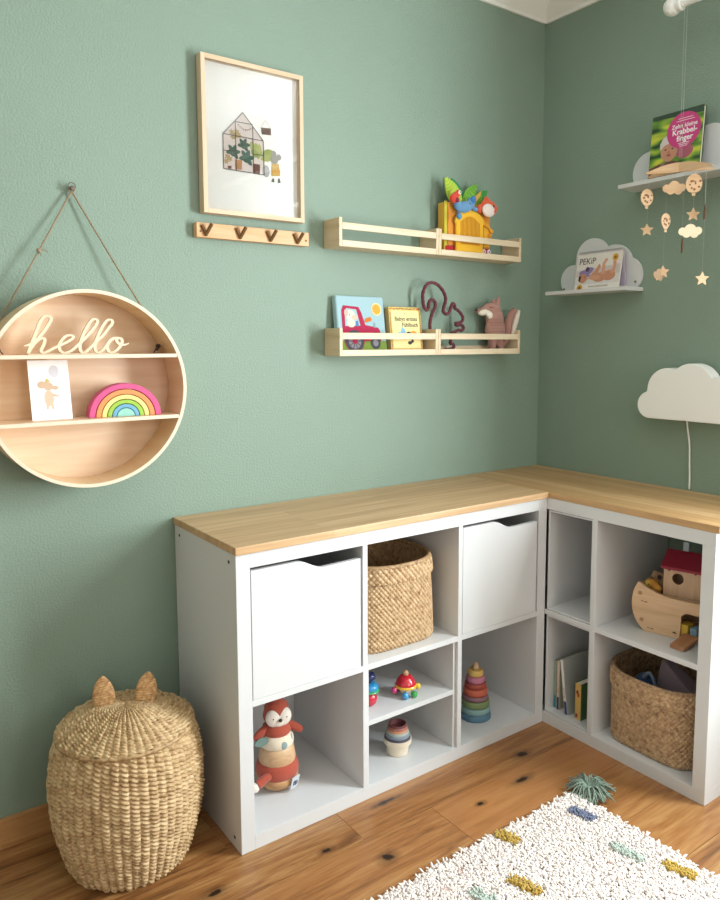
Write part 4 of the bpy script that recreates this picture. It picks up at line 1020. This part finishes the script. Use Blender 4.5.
m = MB(); m.prism(leafp(-.030, .138, .040, .011, PI+.08), -.0015, .0015); o = m.build('felt_leaf', fabric('6f8880', None, 400), t); o.location = (0, -.030, 0)
m = MB(); m.lathe([(0, .136), (.034, .138), (.039, .148), (.037, .158), (.029, .166), (0, .168)], 36); m.build('collar', rust, t, smooth=60)
m = MB(); m.ell((0, 0, .195), (.034, .032, .034)); m.ell((0, 0, .186), (.037, .033, .026)); m.ell((-.022, .004, .206), (.011, .007, .013)); m.ell((.022, .004, .206), (.011, .007, .013)); m.ell((.0, 0, .172), (.026, .024, .02))
hd = remesh(m.build('head', rust, t, smooth=180), .0028, 4)
m = MB(); m.ell((-.0125, -.0195, .187), (.0225, .0155, .0235), rot=(0, R(-14), 0)); m.ell((.0125, -.0195, .187), (.0225, .0155, .0235), rot=(0, R(14), 0)); m.ell((0, -.021, .178), (.022, .0145, .0150)); fc = remesh(m.build('face', fabric('efe3d6', None, 400), hd, smooth=180), .0022, 2)
m = MB(); m.ell((0, -.038, .186), (.005, .004, .0045), 12); m.build('nose', M_dark, fc, smooth=180)
for sx in (-1, 1):
    m = MB(); m.ell((sx*.018, -.0335, .190), (.002, .0015, .002), 8); m.build('eye', M_dark, fc, smooth=180)
    m = MB(); m.tube(spline([Vector((sx*.026, -.006, .160)), Vector((sx*.044, -.010, .151)), Vector((sx*.064, -.014, .138))], 6), [.008+.003*math.sin(PI*i/12) for i in range(13)], 12); m.build('arm', rust, t, smooth=60)
t.scale = (1.06, 1.06, 1.12)
m = MB(); m.at((.034, -.052, .036), (R(16), 0, R(30))).mat(fabric('cfd3da', None, 500)).box(-.014, .014, -.001, .001, -.028, .006); m.mat(fabric('2a3048', None, 500))
m.text('B', -.008, -.018, .018, -.0015, thick=.0008); m.text('B', .000, -.020, .018, -.0015, thick=.0008)
tg = m.build('fabric_tag', None, t); tg['label'] = 'pale grey tag with dark letters'

# wobble toy with bead feet
t = thing('bead_rattle', 'red domed wooden toy with coloured bead feet on the shelf insert', 'toy', (-.928, -.318, ZI+.0002), R(-20)); t.scale = (.94, .94, .98)
m = MB(); m.lathe([(.010, .064), (.018, .061), (.027, .051), (.0325, .040), (.033, .036), (.0, .036)], 36); m.build('red_dome', F('c42030', .25, coat=.5), t, smooth=50)
m = MB(); m.lathe([(0, .0362), (.034, .0355), (.0365, .032), (.035, .028), (.0, .0275)], 36); m.build('yellow_disc', F('eab62c', .3, coat=.4), t, smooth=50)
m = MB(); m.lathe([(0, .010), (.018, .012), (.022, .020), (.020, .027), (0, .0272)], 28); m.build('lower_body', F('e6dccb', .4), t, smooth=50)
m = MB(); m.ell((0, 0, .069), .0095, 18); m.build('top_knob', Mw2, t, smooth=180)
for k, (a, h, r_, zz) in enumerate(((250, '3c9ad0', .011, .011), (305, '2e9a48', .0105, .0105), (0, 'e8c030', .010, .022), (60, 'd88a2c', .010, .0100), (120, '8a3c8c', .010, .0100), (190, 'c83c74', .0105, .022))):
    m = MB(); a = R(a); ex = .034 if zz < .02 else .041; m.tube([(ex*.4*math.cos(a), ex*.4*math.sin(a), .026), (ex*math.cos(a), ex*math.sin(a), zz)], .0016, 6); m.ell((ex*math.cos(a), ex*math.sin(a), zz), r_, 16)
    m.build('bead_foot', F(h, .25, coat=.5), t, smooth=180)

# second bright toy at the left, half hidden by the upright
t = thing('bell_rattle', 'dark blue, blue and red wooden rattle half hidden by the divider above the cups', 'toy', (-1.054, -.306, ZI+.0002), R(10))
m = MB(); m.lathe([(0, 0), (.012, .001), (.020, .010), (.023, .022), (.019, .034), (.010, .040), (0, .041)], 28); m.build('red_body', F('c8283c', .25, coat=.5), t, smooth=60)
m = MB(); m.lathe([(0, .040), (.024, .041), (.029, .046), (.026, .050), (0, .050)], 28); m.build('green_disc', F('3aa068', .3, coat=.4), t, smooth=60)
m = MB(); m.lathe([(.012, .050), (.025, .051), (.027, .058), (.020, .066), (.012, .067)], 28); m.build('blue_bowl', F('2c8cc0', .3, coat=.4), t, smooth=60)
m = MB(); m.tube([(0, 0, .050), (0, 0, .085)], .005, 8); m.ell((0, 0, .087), (.018, .018, .014), 20); m.build('blue_cap', F('1f2a5c', .25, coat=.5), t, smooth=180)

# stacking cups
t = thing('stacking_cups', 'tower of nested pastel stacking cups on a cream cup, under the shelf insert', 'toy', (-.945, -.300, TH+.0002)); t.scale = (1.1, 1.1, 1.06)
cups = [('e4d6c0', .0, .046, .030, .036, 'cream cup'), ('4c4a58', .040, .053, .0355, .0352, 'dark slate cup'), ('85919c', .046, .062, .0335, .0330, 'blue grey cup'), ('a8b4ae', .052, .068, .0315, .0305, 'sage grey cup'), ('c9906c', .060, .074, .0290, .0280, 'apricot cup'), ('a2685c', .066, .081, .0270, .0260, 'terracotta cup'), ('6e3c40', .072, .087, .0250, .0240, 'burgundy cup')]
for i, (h, z0_, z1_, r0_, r1_, lb) in enumerate(cups):
    last = i == len(cups)-1; w_ = .0018
    if i == 0: prof = [(0, 0), (r0_-.002, 0), (r0_, .002), (r0_+.0015, .032), (.0385, .033), (.0390, .046), (.0365, .046), (.0300, .034), (.027, .004), (0, .003)]
    else: prof = [(r1_-.012 if not last else r1_-w_-.006, z0_), (r0_-.001, z0_), (r0_+.001, z0_+.003), (r1_+.0008, z1_-.002), (r1_, z1_), (r1_-w_, z1_), (r1_-w_-.003, z0_+.002)]
    m = MB(); m.lathe(prof, 36)
    if last: m.lathe([(0, .050), (r1_-.008, .050)], 36)
    o = m.build('cup', F(h, .5), t, smooth=40); o['label'] = lb

# ring tower
t = thing('ring_tower', 'cone tower of pastel stacking rings under the right storage bin', 'toy', (-.602, -.282, TH+.0002))
rings = [('54788e', .0525, .022), ('7fa0a0', .0500, .020), ('76885a', .0475, .023), ('8c6670', .0435, .016), ('bf6048', .0405, .023), ('a24a3c', .0365, .018), ('c07a94', .0315, .021), ('d8b468', .0260, .021)]
z = 0
for (h, r_, hh_), lb in zip(rings, ('steel blue ring', 'pale teal ring', 'olive green ring', 'mauve ring', 'orange red ring', 'brick red ring', 'pink ring', 'straw yellow ring')):
    m = MB(); m.lathe([(.006, z), (r_-.004, z), (r_-.001, z+.003), (r_, z+hh_*.4), (r_-.0012, z+hh_-.004), (r_-.004, z+hh_-.0004), (.006, z+hh_-.0004)], 40); o = m.build('ring', F(h, .6), t, smooth=40); o['label'] = lb; z += hh_
m = MB(); m.tube([(0, 0, 0), (0, 0, z+.006)], .0055, 12); m.lathe([(0, z), (.010, z+.001), (.012, z+.007), (.008, z+.012), (0, z+.013)], 20); m.ell((0, 0, z+.013), .0095, 16); o = m.build('peg_knob', Mw2, t, smooth=60); o['label'] = 'plain wooden knob'

# ------------------------------------------------------------------ ark in the narrow unit (local frame of the right wall)
yc = -.722
t = thing('toy_ark', 'wooden toy ark with a red roofed house in the upper compartment of the narrow unit', 'toy', (-.270, yc-.008, ZB+.0002), RW+R(15))
# local x = -(y - yc)
def A(yw): return -(yw+.716)*.93
hull = []
hull += [(A(-.652), .140)]
top_c = spline([Vector((A(-.652), 0, .152)), Vector((A(-.690), 0, .134)), Vector((A(-.740), 0, .121)), Vector((A(-.800), 0, .118)), Vector((A(-.850), 0, .120)), Vector((A(-.892), 0, .136))], 6)
bow_l = spline([Vector((A(-.652), 0, .152)), Vector((A(-.636), 0, .115)), Vector((A(-.634), 0, .070)), Vector((A(-.648), 0, .030)), Vector((A(-.676), 0, .0))], 6)
bow_r = [Vector((A(-.892)+(A(-.652)-p.x)*-1*0+(p.x-A(-.652))*-1, 0, p.z)) for p in bow_l]
door = [(A(-.862), 0.012), (A(-.862), .066), (A(-.852), .080), (A(-.806), .082), (A(-.792), .070), (A(-.790), .012)]
P = [(p.x, p.z) for p in top_c]+[(p.x, p.z) for p in bow_r[1:]]+[(door[0][0], 0)]+door+[(door[-1][0], 0)]+[(p.x, p.z) for p in reversed(bow_l[1:])]
m = MB(); m.prism(P, -.006, .006); o = m.build('hull_side', wood('e0bc96', 'cca47c', 'x', 9), t, bevel=.001); o.location.y = -.01
for k, (a, b) in enumerate(((.660, .118), (.668, .035))):
    m = MB(); m.at((A(-a), -.0165, b), (R(90), 0, 0)).lathe([(.0062, 0), (.0062, .0012), (0, .0014)], 16); m.build('wooden_plug', wood('b08a62', '96704c', 'x', 20), o, smooth=40); o.children[-1].location.y = .01
hb = [(p[0], p[1]) for p in P if True]
Pb = [(p.x, p.z) for p in top_c]+[(p.x, p.z) for p in bow_r[1:]]+[(p.x, p.z) for p in reversed(bow_l[1:])]
m = MB(); m.prism(Pb, .130, .142); m.build('hull_side', wood('e0bc96', 'cca47c', 'x', 9), t, bevel=.001)
box(A(-.655), A(-.885), .0, .129, .004, .012).build('deck', wood('d0a880', 'bc9068', 'x', 9), t)
box(A(-.640), A(-.650), .0, .129, .05, .13).build('bow_board', wood('c8a078', 'b48860', 'z', 9), t)
# engraved birds and fish as thin dark marks
m = MB().mat(F('5c4028', .8))
for (a, b) in ((.672, .092), (.694, .012)):
    x_ = A(-a); m.poly(leafp(x_-.008, b+.002, .008, .0014, .0), -.0166); m.poly(leafp(x_, b, .009, .0012, .15), -.0166); m.poly(leafp(x_+.007, b-.001, .006, .0016, .6), -.0166)
m.poly(leafp(A(-.766), .018, .014, .0026, -.2), -.0166)
m.build('painted_marks', None, t)
# house
hs = thing('x', 'x', 'x'); bpy.data.objects.remove(hs)
m = MB(); fx0, fx1 = A(-.722), A(-.838); 
hole = circle((fx0+fx1)/2-.014, .187, .019, 24)
def ringwall(m, y0_, y1_):
    # front wall with a round window built as quads from hole to the rectangle
    cxh, czh = (fx0+fx1)/2-.012, .172; n = 32; V = []; 
    for (yy) in (y0_, y1_):
        for k in range(n):
            a = 2*PI*k/n; V.append((cxh+.017*math.cos(a), yy, czh+.017*math.sin(a)))
        for k in range(n):
            a = 2*PI*k/n; c_, s_ = math.cos(a), math.sin(a); L_ = min(((fx1-cxh) if c_ > 0 else (fx0-cxh))/c_ if abs(c_) > 1e-6 else 9, ((.206-czh) if s_ > 0 else (.118-czh))/s_ if abs(s_) > 1e-6 else 9)
            V.append((cxh+c_*L_, yy, czh+s_*L_))
    # snap nearest samples to the corners
    for cxx, czz in ((fx0, .118), (fx1, .118), (fx1, .206), (fx0, .206)):
        for base in (n, 3*n):
            b_ = min(range(n), key=lambda k: (V[base+k][0]-cxx)**2+(V[base+k][2]-czz)**2); V[base+b_] = (cxx, V[base+b_][1], czz)
    Fc = []
    for k in range(n):
        k2 = (k+1) % n; Fc += [(k, k2, n+k2, n+k), (2*n+k, 3*n+k, 3*n+k2, 2*n+k2), (k, 2*n+k, 2*n+k2, k2), (n+k, n+k2, 3*n+k2, 3*n+k)]
    m.add(V, Fc)
ringwall(m, .018, .026)
Mh = wood('d2b090', 'bc9676', 'z', 9)
m.box(fx0, fx0+.008, .0265, .1115, .118, .206); m.box(fx1-.008, fx1, .0265, .1115, .118, .206); m.box(fx0, fx1, .112, .12, .118, .206)
house = m.build('house_walls', Mh, t)
box(fx0-.001, fx1+.001, .010, .128, .110, .1175).build('house_floor', Mh, t)
box(fx0+.010, fx1-.010, .060, .066, .118, .2).build('inner_wall', wood('a88468', '8a6850', 'z', 9), t)
for dx in (.016, .092):
    m = MB(); m.at((fx0+dx, .0178, .197), (R(90), 0, 0)).lathe([(.004, 0), (.004, .0012), (0, .0014)], 14); m.build('wooden_plug', F('5a3c28', .7), house, smooth=40)
mr = F('901630', .5)
def slope(m, ya, za, yb_, zb_):
    m.add([(fx0-.006, ya, za), (fx1+.006, ya, za), (fx1+.006, yb_, zb_), (fx0-.006, yb_, zb_), (fx0-.006, ya, za+.008), (fx1+.006, ya, za+.008), (fx1+.006, yb_, zb_+.008), (fx0-.006, yb_, zb_+.008)], [(0,3,2,1),(4,5,6,7),(0,1,5,4),(1,2,6,5),(2,3,7,6),(3,0,4,7)])
m = MB(); slope(m, .006, .200, .068, .240); slope(m, .132, .200, .0685, .240); o = m.build('roof', mr, t); o['label'] = 'red pitched roof'
m = MB(); m.box((fx0+fx1)/2-.012, (fx0+fx1)/2+.004, .060, .076, .250, .278); m.build('chimney', F('9aa8ac', .5), t)
# loose parts
m = MB(); m.at((A(-.820), -.058, .0), (0, 0, R(-14)))
m.add([(-.022, -.044, 0), (.022, -.044, 0), (.022, .034, .014), (-.022, .034, .014), (-.022, -.044, .011), (.022, -.044, .011), (.022, .034, .025), (-.022, .034, .025)], [(0,3,2,1),(4,5,6,7),(0,1,5,4),(1,2,6,5),(2,3,7,6),(3,0,4,7)])
m.build('ramp', wood('b07c58', '96643f', 'y', 12), t, bevel=.001)
# animals aboard
def rel(px, py, pz): return (px, py, pz)
t = thing('toy_lion', 'orange yellow wooden animal lying behind the bow of the toy ark', 'toy animal', (-.243, -.688, ZB+.020))
m = MB(); m.ell((0, 0, .115), (.020, .018, .017)); m.ell((.0, -.014, .107), (.014, .020, .013)); m.tube([(0, -.006, .10), (0, -.006, .002)], .008, 8); m.tube([(0, -.022, .10), (0, -.022, .002)], .007, 8)
remesh(m.build('body', F('d8963c', .6), t, smooth=180), .003, 3)
m = MB(); m.ell((-.010, .004, .118), (.016, .013, .013)); o = m.build('head', F('e0b048', .6), t, smooth=180)
for yy in (-.004, .010): m = MB(); m.ell((-.0245, yy, .121), (.002, .0022, .0022), 8); m.build('eye', M_dark, o, smooth=180)
t = thing('toy_bear', 'brown wooden animal figure standing behind the orange animal in the ark', 'toy animal', (-.205, -.690, ZB+.0125))
m = MB(); m.box(-.008, .008, -.020, .020, 0, .135); m.ell((0, 0, .138), (.010, .018, .016)); remesh(m.build('body', F('9c7c5c', .7), t, smooth=180), .003, 2)
m = MB(); m.ell((-.009, -.004, .140), (.004, .008, .008), 12); m.build('snout', F('3c2c24', .7), t, smooth=180)
tag(box(-.300+.04, -.300+.075, -.820, -.796, ZB+.0125, ZB+.046).build('toy_block', F('d0a83c', .5), bevel=.002), 'yellow toy block inside the doorway of the ark', 'toy block')
tag(box(-.300+.045, -.300+.080, -.845, -.824, ZB+.0125, ZB+.040).build('toy_block', F('7c98ac', .5), bevel=.002), 'blue grey toy block inside the doorway of the ark', 'toy block')

# ------------------------------------------------------------------ picture books in the corner compartment
def pbook(label, y, x, th, h, d, lean, spine, foot, cover, yaw=0, extra=None):
    t = thing('picture_book', label, 'book', (x, y, TH+.0065), RW, 'picture books in the corner compartment', rot=(0, R(lean), RW+R(yaw)))
    W = th
    # local: x across thickness, y depth (+ into the shelf), z up
    m = MB().mat(F(cover, .4)).box(0, .0015, 0, d, 0, h).box(W-.0015, W, 0, d, 0, h)
    m.mat(F(spine, .4)).box(.0015, W-.0015, 0, .0015, .044 if foot else 0, h)
    if foot: m.mat(F(foot, .4)).box(.0015, W-.0015, -.0002, .0015, 0, .044)
    if extra: extra(m)
    m.build('cover', None, t)
    o = box(.0016, W-.0016, .0017, d-.003, .002, h-.003).build('pages', F('e9e3d2', .7), t); o['label'] = 'cream page block'
    return t
def sp_text(c, txt, h0, size=.008, w=.011):
    def f(m): m.mat(F(c, .5)); m.text(txt, w*.72, h0, size, -.0006, rot=PI/2)
    return f
pbook('thin green picture book with teal foot, leftmost in the corner compartment', -.4035, -.352, .010, .164, .150, 0, '9aa890', '2c7f90', '93a68c')
pbook('pale pink picture book with navy foot, beside the thin green one', -.419, -.356, .011, .170, .150, 0, 'dcc4b8', '20305c', 'b8b49c', extra=sp_text('8a3c3c', 'Tiere', .06, .007))
pbook('white picture book with blue foot leaning towards the pink one', -.459, -.362, .012, .182, .165, -7.5, 'e6dcd6', '2c3c80', 'b4b6b0', extra=sp_text('7a2c4a', 'Jahreszeiten', .055, .007))
def dots(m):
    for (a, b, c) in ((.010, .094, '7c2c20'), (.014, .085, 'a83c28'), (.008, .014, '8c2c20'), (.012, .06, 'd8a83c')): m.mat(F(c, .5)).box(a-.004, a+.004, -.0008, -.0002, b-.006, b+.006)
pbook('thick small book with yellow spine and green cover, rightmost in the corner compartment', -.496, -.358, .025, .124, .125, 0, 'd0a860', None, '4c6a3c', yaw=0, extra=dots)

# toys in the full basket
t = thing('cloth_cone', 'mauve grey pointed cloth toy sticking out of the full basket', 'soft toy', (-.235, -.780, TH+.10), R(20), rot=(0, 0, 0))
m = MB(); m.v = []; 
m.add([(-.04, .065, .0), (-.05, -.10, .0), (.05, -.08, .02), (.05, .05, .03), (-.01, .050, .165), (.02, .030, .16), (-.045, -.085, .095), (.04, -.075, .095)], [(0,4,6,1),(1,6,7,2),(3,2,7,5),(0,3,5,4),(4,5,7,6),(0,1,2,3)])
m.build('body', fabric('8f7f88', '7c6c78', 300), t, bevel=.006, smooth=50, seg=3)
o = MB(); o.ell((-.262, -.690, TH+.150), (.044, .042, .058), 22); tag(o.build('cloth_ball', fabric('35598c', '24406c', 200), smooth=180), 'dark blue cloth ball at the left in the full basket', 'ball')
t = thing('toy_panda', 'black and white soft toy at the right in the full basket', 'soft toy', (-.150, -.835, TH+.185))
m = MB(); m.ell((0, 0, 0), (.045, .038, .045)); m.ell((-.02, .022, .042), (.012, .010, .013)); m.ell((-.02, -.022, .042), (.012, .010, .013)); remesh(m.build('body', fabric('26242a', None, 300), t, smooth=180), .004, 3)
m = MB(); m.ell((-.032, .004, .016), (.020, .020, .018)); o = m.build('face', fabric('dcd8d4', None, 300), t, smooth=180); o['label'] = 'white face patch'
o = MB(); o.tube(spline([Vector((-.29, -.700, TH+.205)), Vector((-.295, -.722, TH+.228)), Vector((-.29, -.737, TH+.205)), Vector((-.285, -.735, TH+.16))], 6), .0055, 8); tag(o.build('cloth_strap', fabric('8494ac', None, 300), smooth=180), 'pale blue cloth strap between the blue ball and the mauve toy', 'strap')
o = MB(); o.ell((-.19, -.765, TH+.050), (.085, .105, .045), 24); tag(o.build('folded_cloth', fabric('30303c', '202028', 200), smooth=180), 'dark cloth lying under the toys in the full basket', 'cloth')

# ------------------------------------------------------------------ rug
RX0, RX1, RY0, RY1 = -1.95, -.648, -1.75, -.722
t = thing('shaggy_rug', 'cream shaggy rug with coloured dashes lying on the plank floor', 'rug', (0, 0, 0))
box(RX0, RX1-.004, RY0, RY1-.004, .0005, .006).build('rug_base', fabric('d9cfc4', None, 200), t)
dashes = [(-.945, -.752, 'b8963c', .030, .011), (-1.036, -.896, 'b8963c', .036, .011), (-.712, -.806, '6e7690', .034, .011), (-.745, -.968, 'b9c4b8', .038, .010), (-.697, -1.082, 'be9c3c', .034, .011), (-1.14, -.860, 'b9c4b8', .028, .010)]
pinks = [(-.85, -1.0), (-.90, -1.06), (-1.12, -.765), (-.80, -.955), (-1.2, -.80)]
def yarns(pts, h, rad, seedn, col_fn=None, lean=.9):
    g_ = np.random.RandomState(seedn); V = []; Fc = []; C = []; n = 4
    for (x, y) in pts:
        hh_ = h*g_.uniform(.75, 1.15); a = g_.uniform(0, 2*PI); l = g_.uniform(.2, lean)*hh_; dx, dy = math.cos(a)*l, math.sin(a)*l
        pr = rad*g_.uniform(.8, 1.25); base = len(V); ph = g_.uniform(0, 2*PI)
        for j, (s, rs) in enumerate(((0, .8), (.45, 1.0), (.85, 1.05), (1.0, .55))):
            cx_, cy_, cz_ = x+dx*s*s, y+dy*s*s, .004+hh_*(s-.15*s*s)
            for k in range(n):
                q_ = ph+2*PI*k/n; V.append((cx_+pr*rs*math.cos(q_), cy_+pr*rs*math.sin(q_), cz_+(pr*rs*.5*math.cos(q_-a)*-s)))
        for j in range(3):
            for k in range(n): k2 = (k+1) % n; Fc.append((base+j*n+k, base+j*n+k2, base+(j+1)*n+k2, base+(j+1)*n+k))
        Fc.append((base+3*n, base+3*n+1, base+3*n+2, base+3*n+3))
    m = MB(); m.v = V; m.f = Fc; m.mi = [0]*len(Fc); return m
g0 = np.random.RandomState(1); main = []; dots_ = [[] for _ in dashes]; pk_ = [[] for _ in range(5)]
y = RY1-.002
while y > -1.32:
    x = RX1-.002
    while x > -1.56:
        px_, py_ = x+g0.uniform(-.003, .003), y+g0.uniform(-.003, .003); hit = False
        for i, (dx, dy, h, ly, lx) in enumerate(dashes):
            if abs(px_-dx+(py_-dy)*.22) < lx+.002 and abs(py_-dy) < ly: dots_[i].append((px_, py_)); hit = True
        if not hit:
            if any((px_-a)**2+(py_-b)**2 < .016**2 for a, b in pinks) and g0.rand() < .45: pk_[min(range(5), key=lambda i: (px_-pinks[i][0])**2+(py_-pinks[i][1])**2)].append((px_, py_))
            else: main.append((px_, py_))
        x -= .0043
    y -= .0043
x = RX0+.004
yy_ = np.arange(RY0+.004, RY1, .010); 
for a in np.arange(RX0+.004, RX1, .010):
    for b_ in yy_:
        if a < -1.56 or b_ < -1.32: main.append((a+g0.uniform(-.003, .003), b_+g0.uniform(-.003, .003)))
pile = yarns(main, .015, .0029, 5, lean=1.3).build('rug_pile', fabric('e6dcd5', 'dcd0c8', 120, .2), t, smooth=180); pile['kind'] = 'stuff'
for i in range(5): yarns(pk_[i], .014, .0026, 6+i).build('tufted_fleck', fabric('dcbcae', None, 120, .2), t, smooth=180)['label'] = 'faint pink fleck'
for i, (dx, dy, h, ly, lx) in enumerate(dashes):
    o = yarns(dots_[i]+[(a+.0015, b+.002) for a, b in dots_[i]], .0205, .0029, 20+i, lean=.45).build('tufted_dash', fabric(h, None, 200, .2), t, smooth=180); o['label'] = {'6e7690': 'blue dash', 'b8963c': 'mustard yellow dash', 'be9c3c': 'mustard yellow dash', '56648c': 'blue dash', 'b9c4b8': 'pale green dash'}[h]
# corner tassel
g1 = random.Random(9); m = MB()
tx, ty = RX1+.048, RY1-.022
for k in range(170):
    a = g1.uniform(0, 2*PI); L_ = g1.uniform(.042, .074); hgt = g1.uniform(.002, .040)
    a0 = Vector((tx, ty, .012)); cn = a0+Vector((math.cos(a)*.02, math.sin(a)*.02, .006+hgt*.4))
    e1 = a0+Vector((math.cos(a)*L_*.6, math.sin(a+.2*g1.uniform(-1, 1))*L_*.6, hgt*.6+.003)); e2 = a0+Vector((math.cos(a)*L_, math.sin(a)*L_+g1.uniform(-.01, .01), .002-.012+.012))
    m.tube(spline([a0, cn, e1, e2], 3), .0017, 5)
m.ell((tx, ty, .012), (.012, .011, .011), 14); m.tube([(tx, ty, .012), (tx-.03, ty+.006, .008), (tx-.05, ty+.012, .006)], .004, 8)
o = m.build('tassel', fabric('8b9c8c', '6d8072', 400), t, smooth=180); o['label'] = 'sage green corner tassel'

# ------------------------------------------------------------------ light
def area(name, loc, rot, sx, sy, power, color, spread=180):
    L = bpy.data.lights.new(name, 'AREA'); L.shape = 'RECTANGLE'; L.size = sx; L.size_y = sy; L.energy = power; L.color = color; L.spread = R(spread)
    o = bpy.data.objects.new(name, L); col.objects.link(o); o.location = loc; o.rotation_euler = rot; return o
y0, y1, z0, z1 = W1
area('window_daylight', (.12, (y0+y1)/2, (z0+z1)/2), (0, R(90), 0), z1-z0-.1, abs(y1-y0)-.1, 74, (.88, .96, 1.0))
x0, x1, z0, z1 = W2
area('rear_window_daylight', ((x0+x1)/2, YB+.01, (z0+z1)/2), (R(90), 0, 0), x1-x0-.1, z1-z0-.1, 12.5, (1.0, .91, .81))
w = bpy.data.worlds.new('World'); bpy.context.scene.world = w; w.use_nodes = True
bg = w.node_tree.nodes['Background']; bg.inputs[0].default_value = (.8, .9, 1, 1); bg.inputs[1].default_value = 1.0

# ------------------------------------------------------------------ camera
P = [-2.2709, -1.983, 1.2755, 0.6285, -0.102, -0.0027, 740.5]
cyw, syw = math.cos(P[3]), math.sin(P[3])
fwv = Vector((syw*math.cos(P[4]), cyw*math.cos(P[4]), math.sin(P[4]))); r_ = Vector((cyw, -syw, 0)); u_ = r_.cross(fwv)
r2 = r_*math.cos(P[5])+u_*math.sin(P[5]); u2 = -r_*math.sin(P[5])+u_*math.cos(P[5])
cam = bpy.data.cameras.new('camera'); co = bpy.data.objects.new('camera', cam); col.objects.link(co)
co.matrix_world = Matrix(((r2.x, u2.x, -fwv.x, P[0]), (r2.y, u2.y, -fwv.y, P[1]), (r2.z, u2.z, -fwv.z, P[2]), (0, 0, 0, 1)))
cam.sensor_fit = 'HORIZONTAL'; cam.sensor_width = 36; cam.lens = P[6]/720*36
cam.shift_x = -9.32/720; cam.shift_y = -30.8/720; cam.clip_start = .02
sc = bpy.context.scene; sc.camera = co
sc.view_settings.view_transform = 'Standard'; sc.view_settings.look = 'None'; sc.view_settings.gamma = 1; sc.view_settings.use_curve_mapping = False
sc.view_settings.exposure = .6
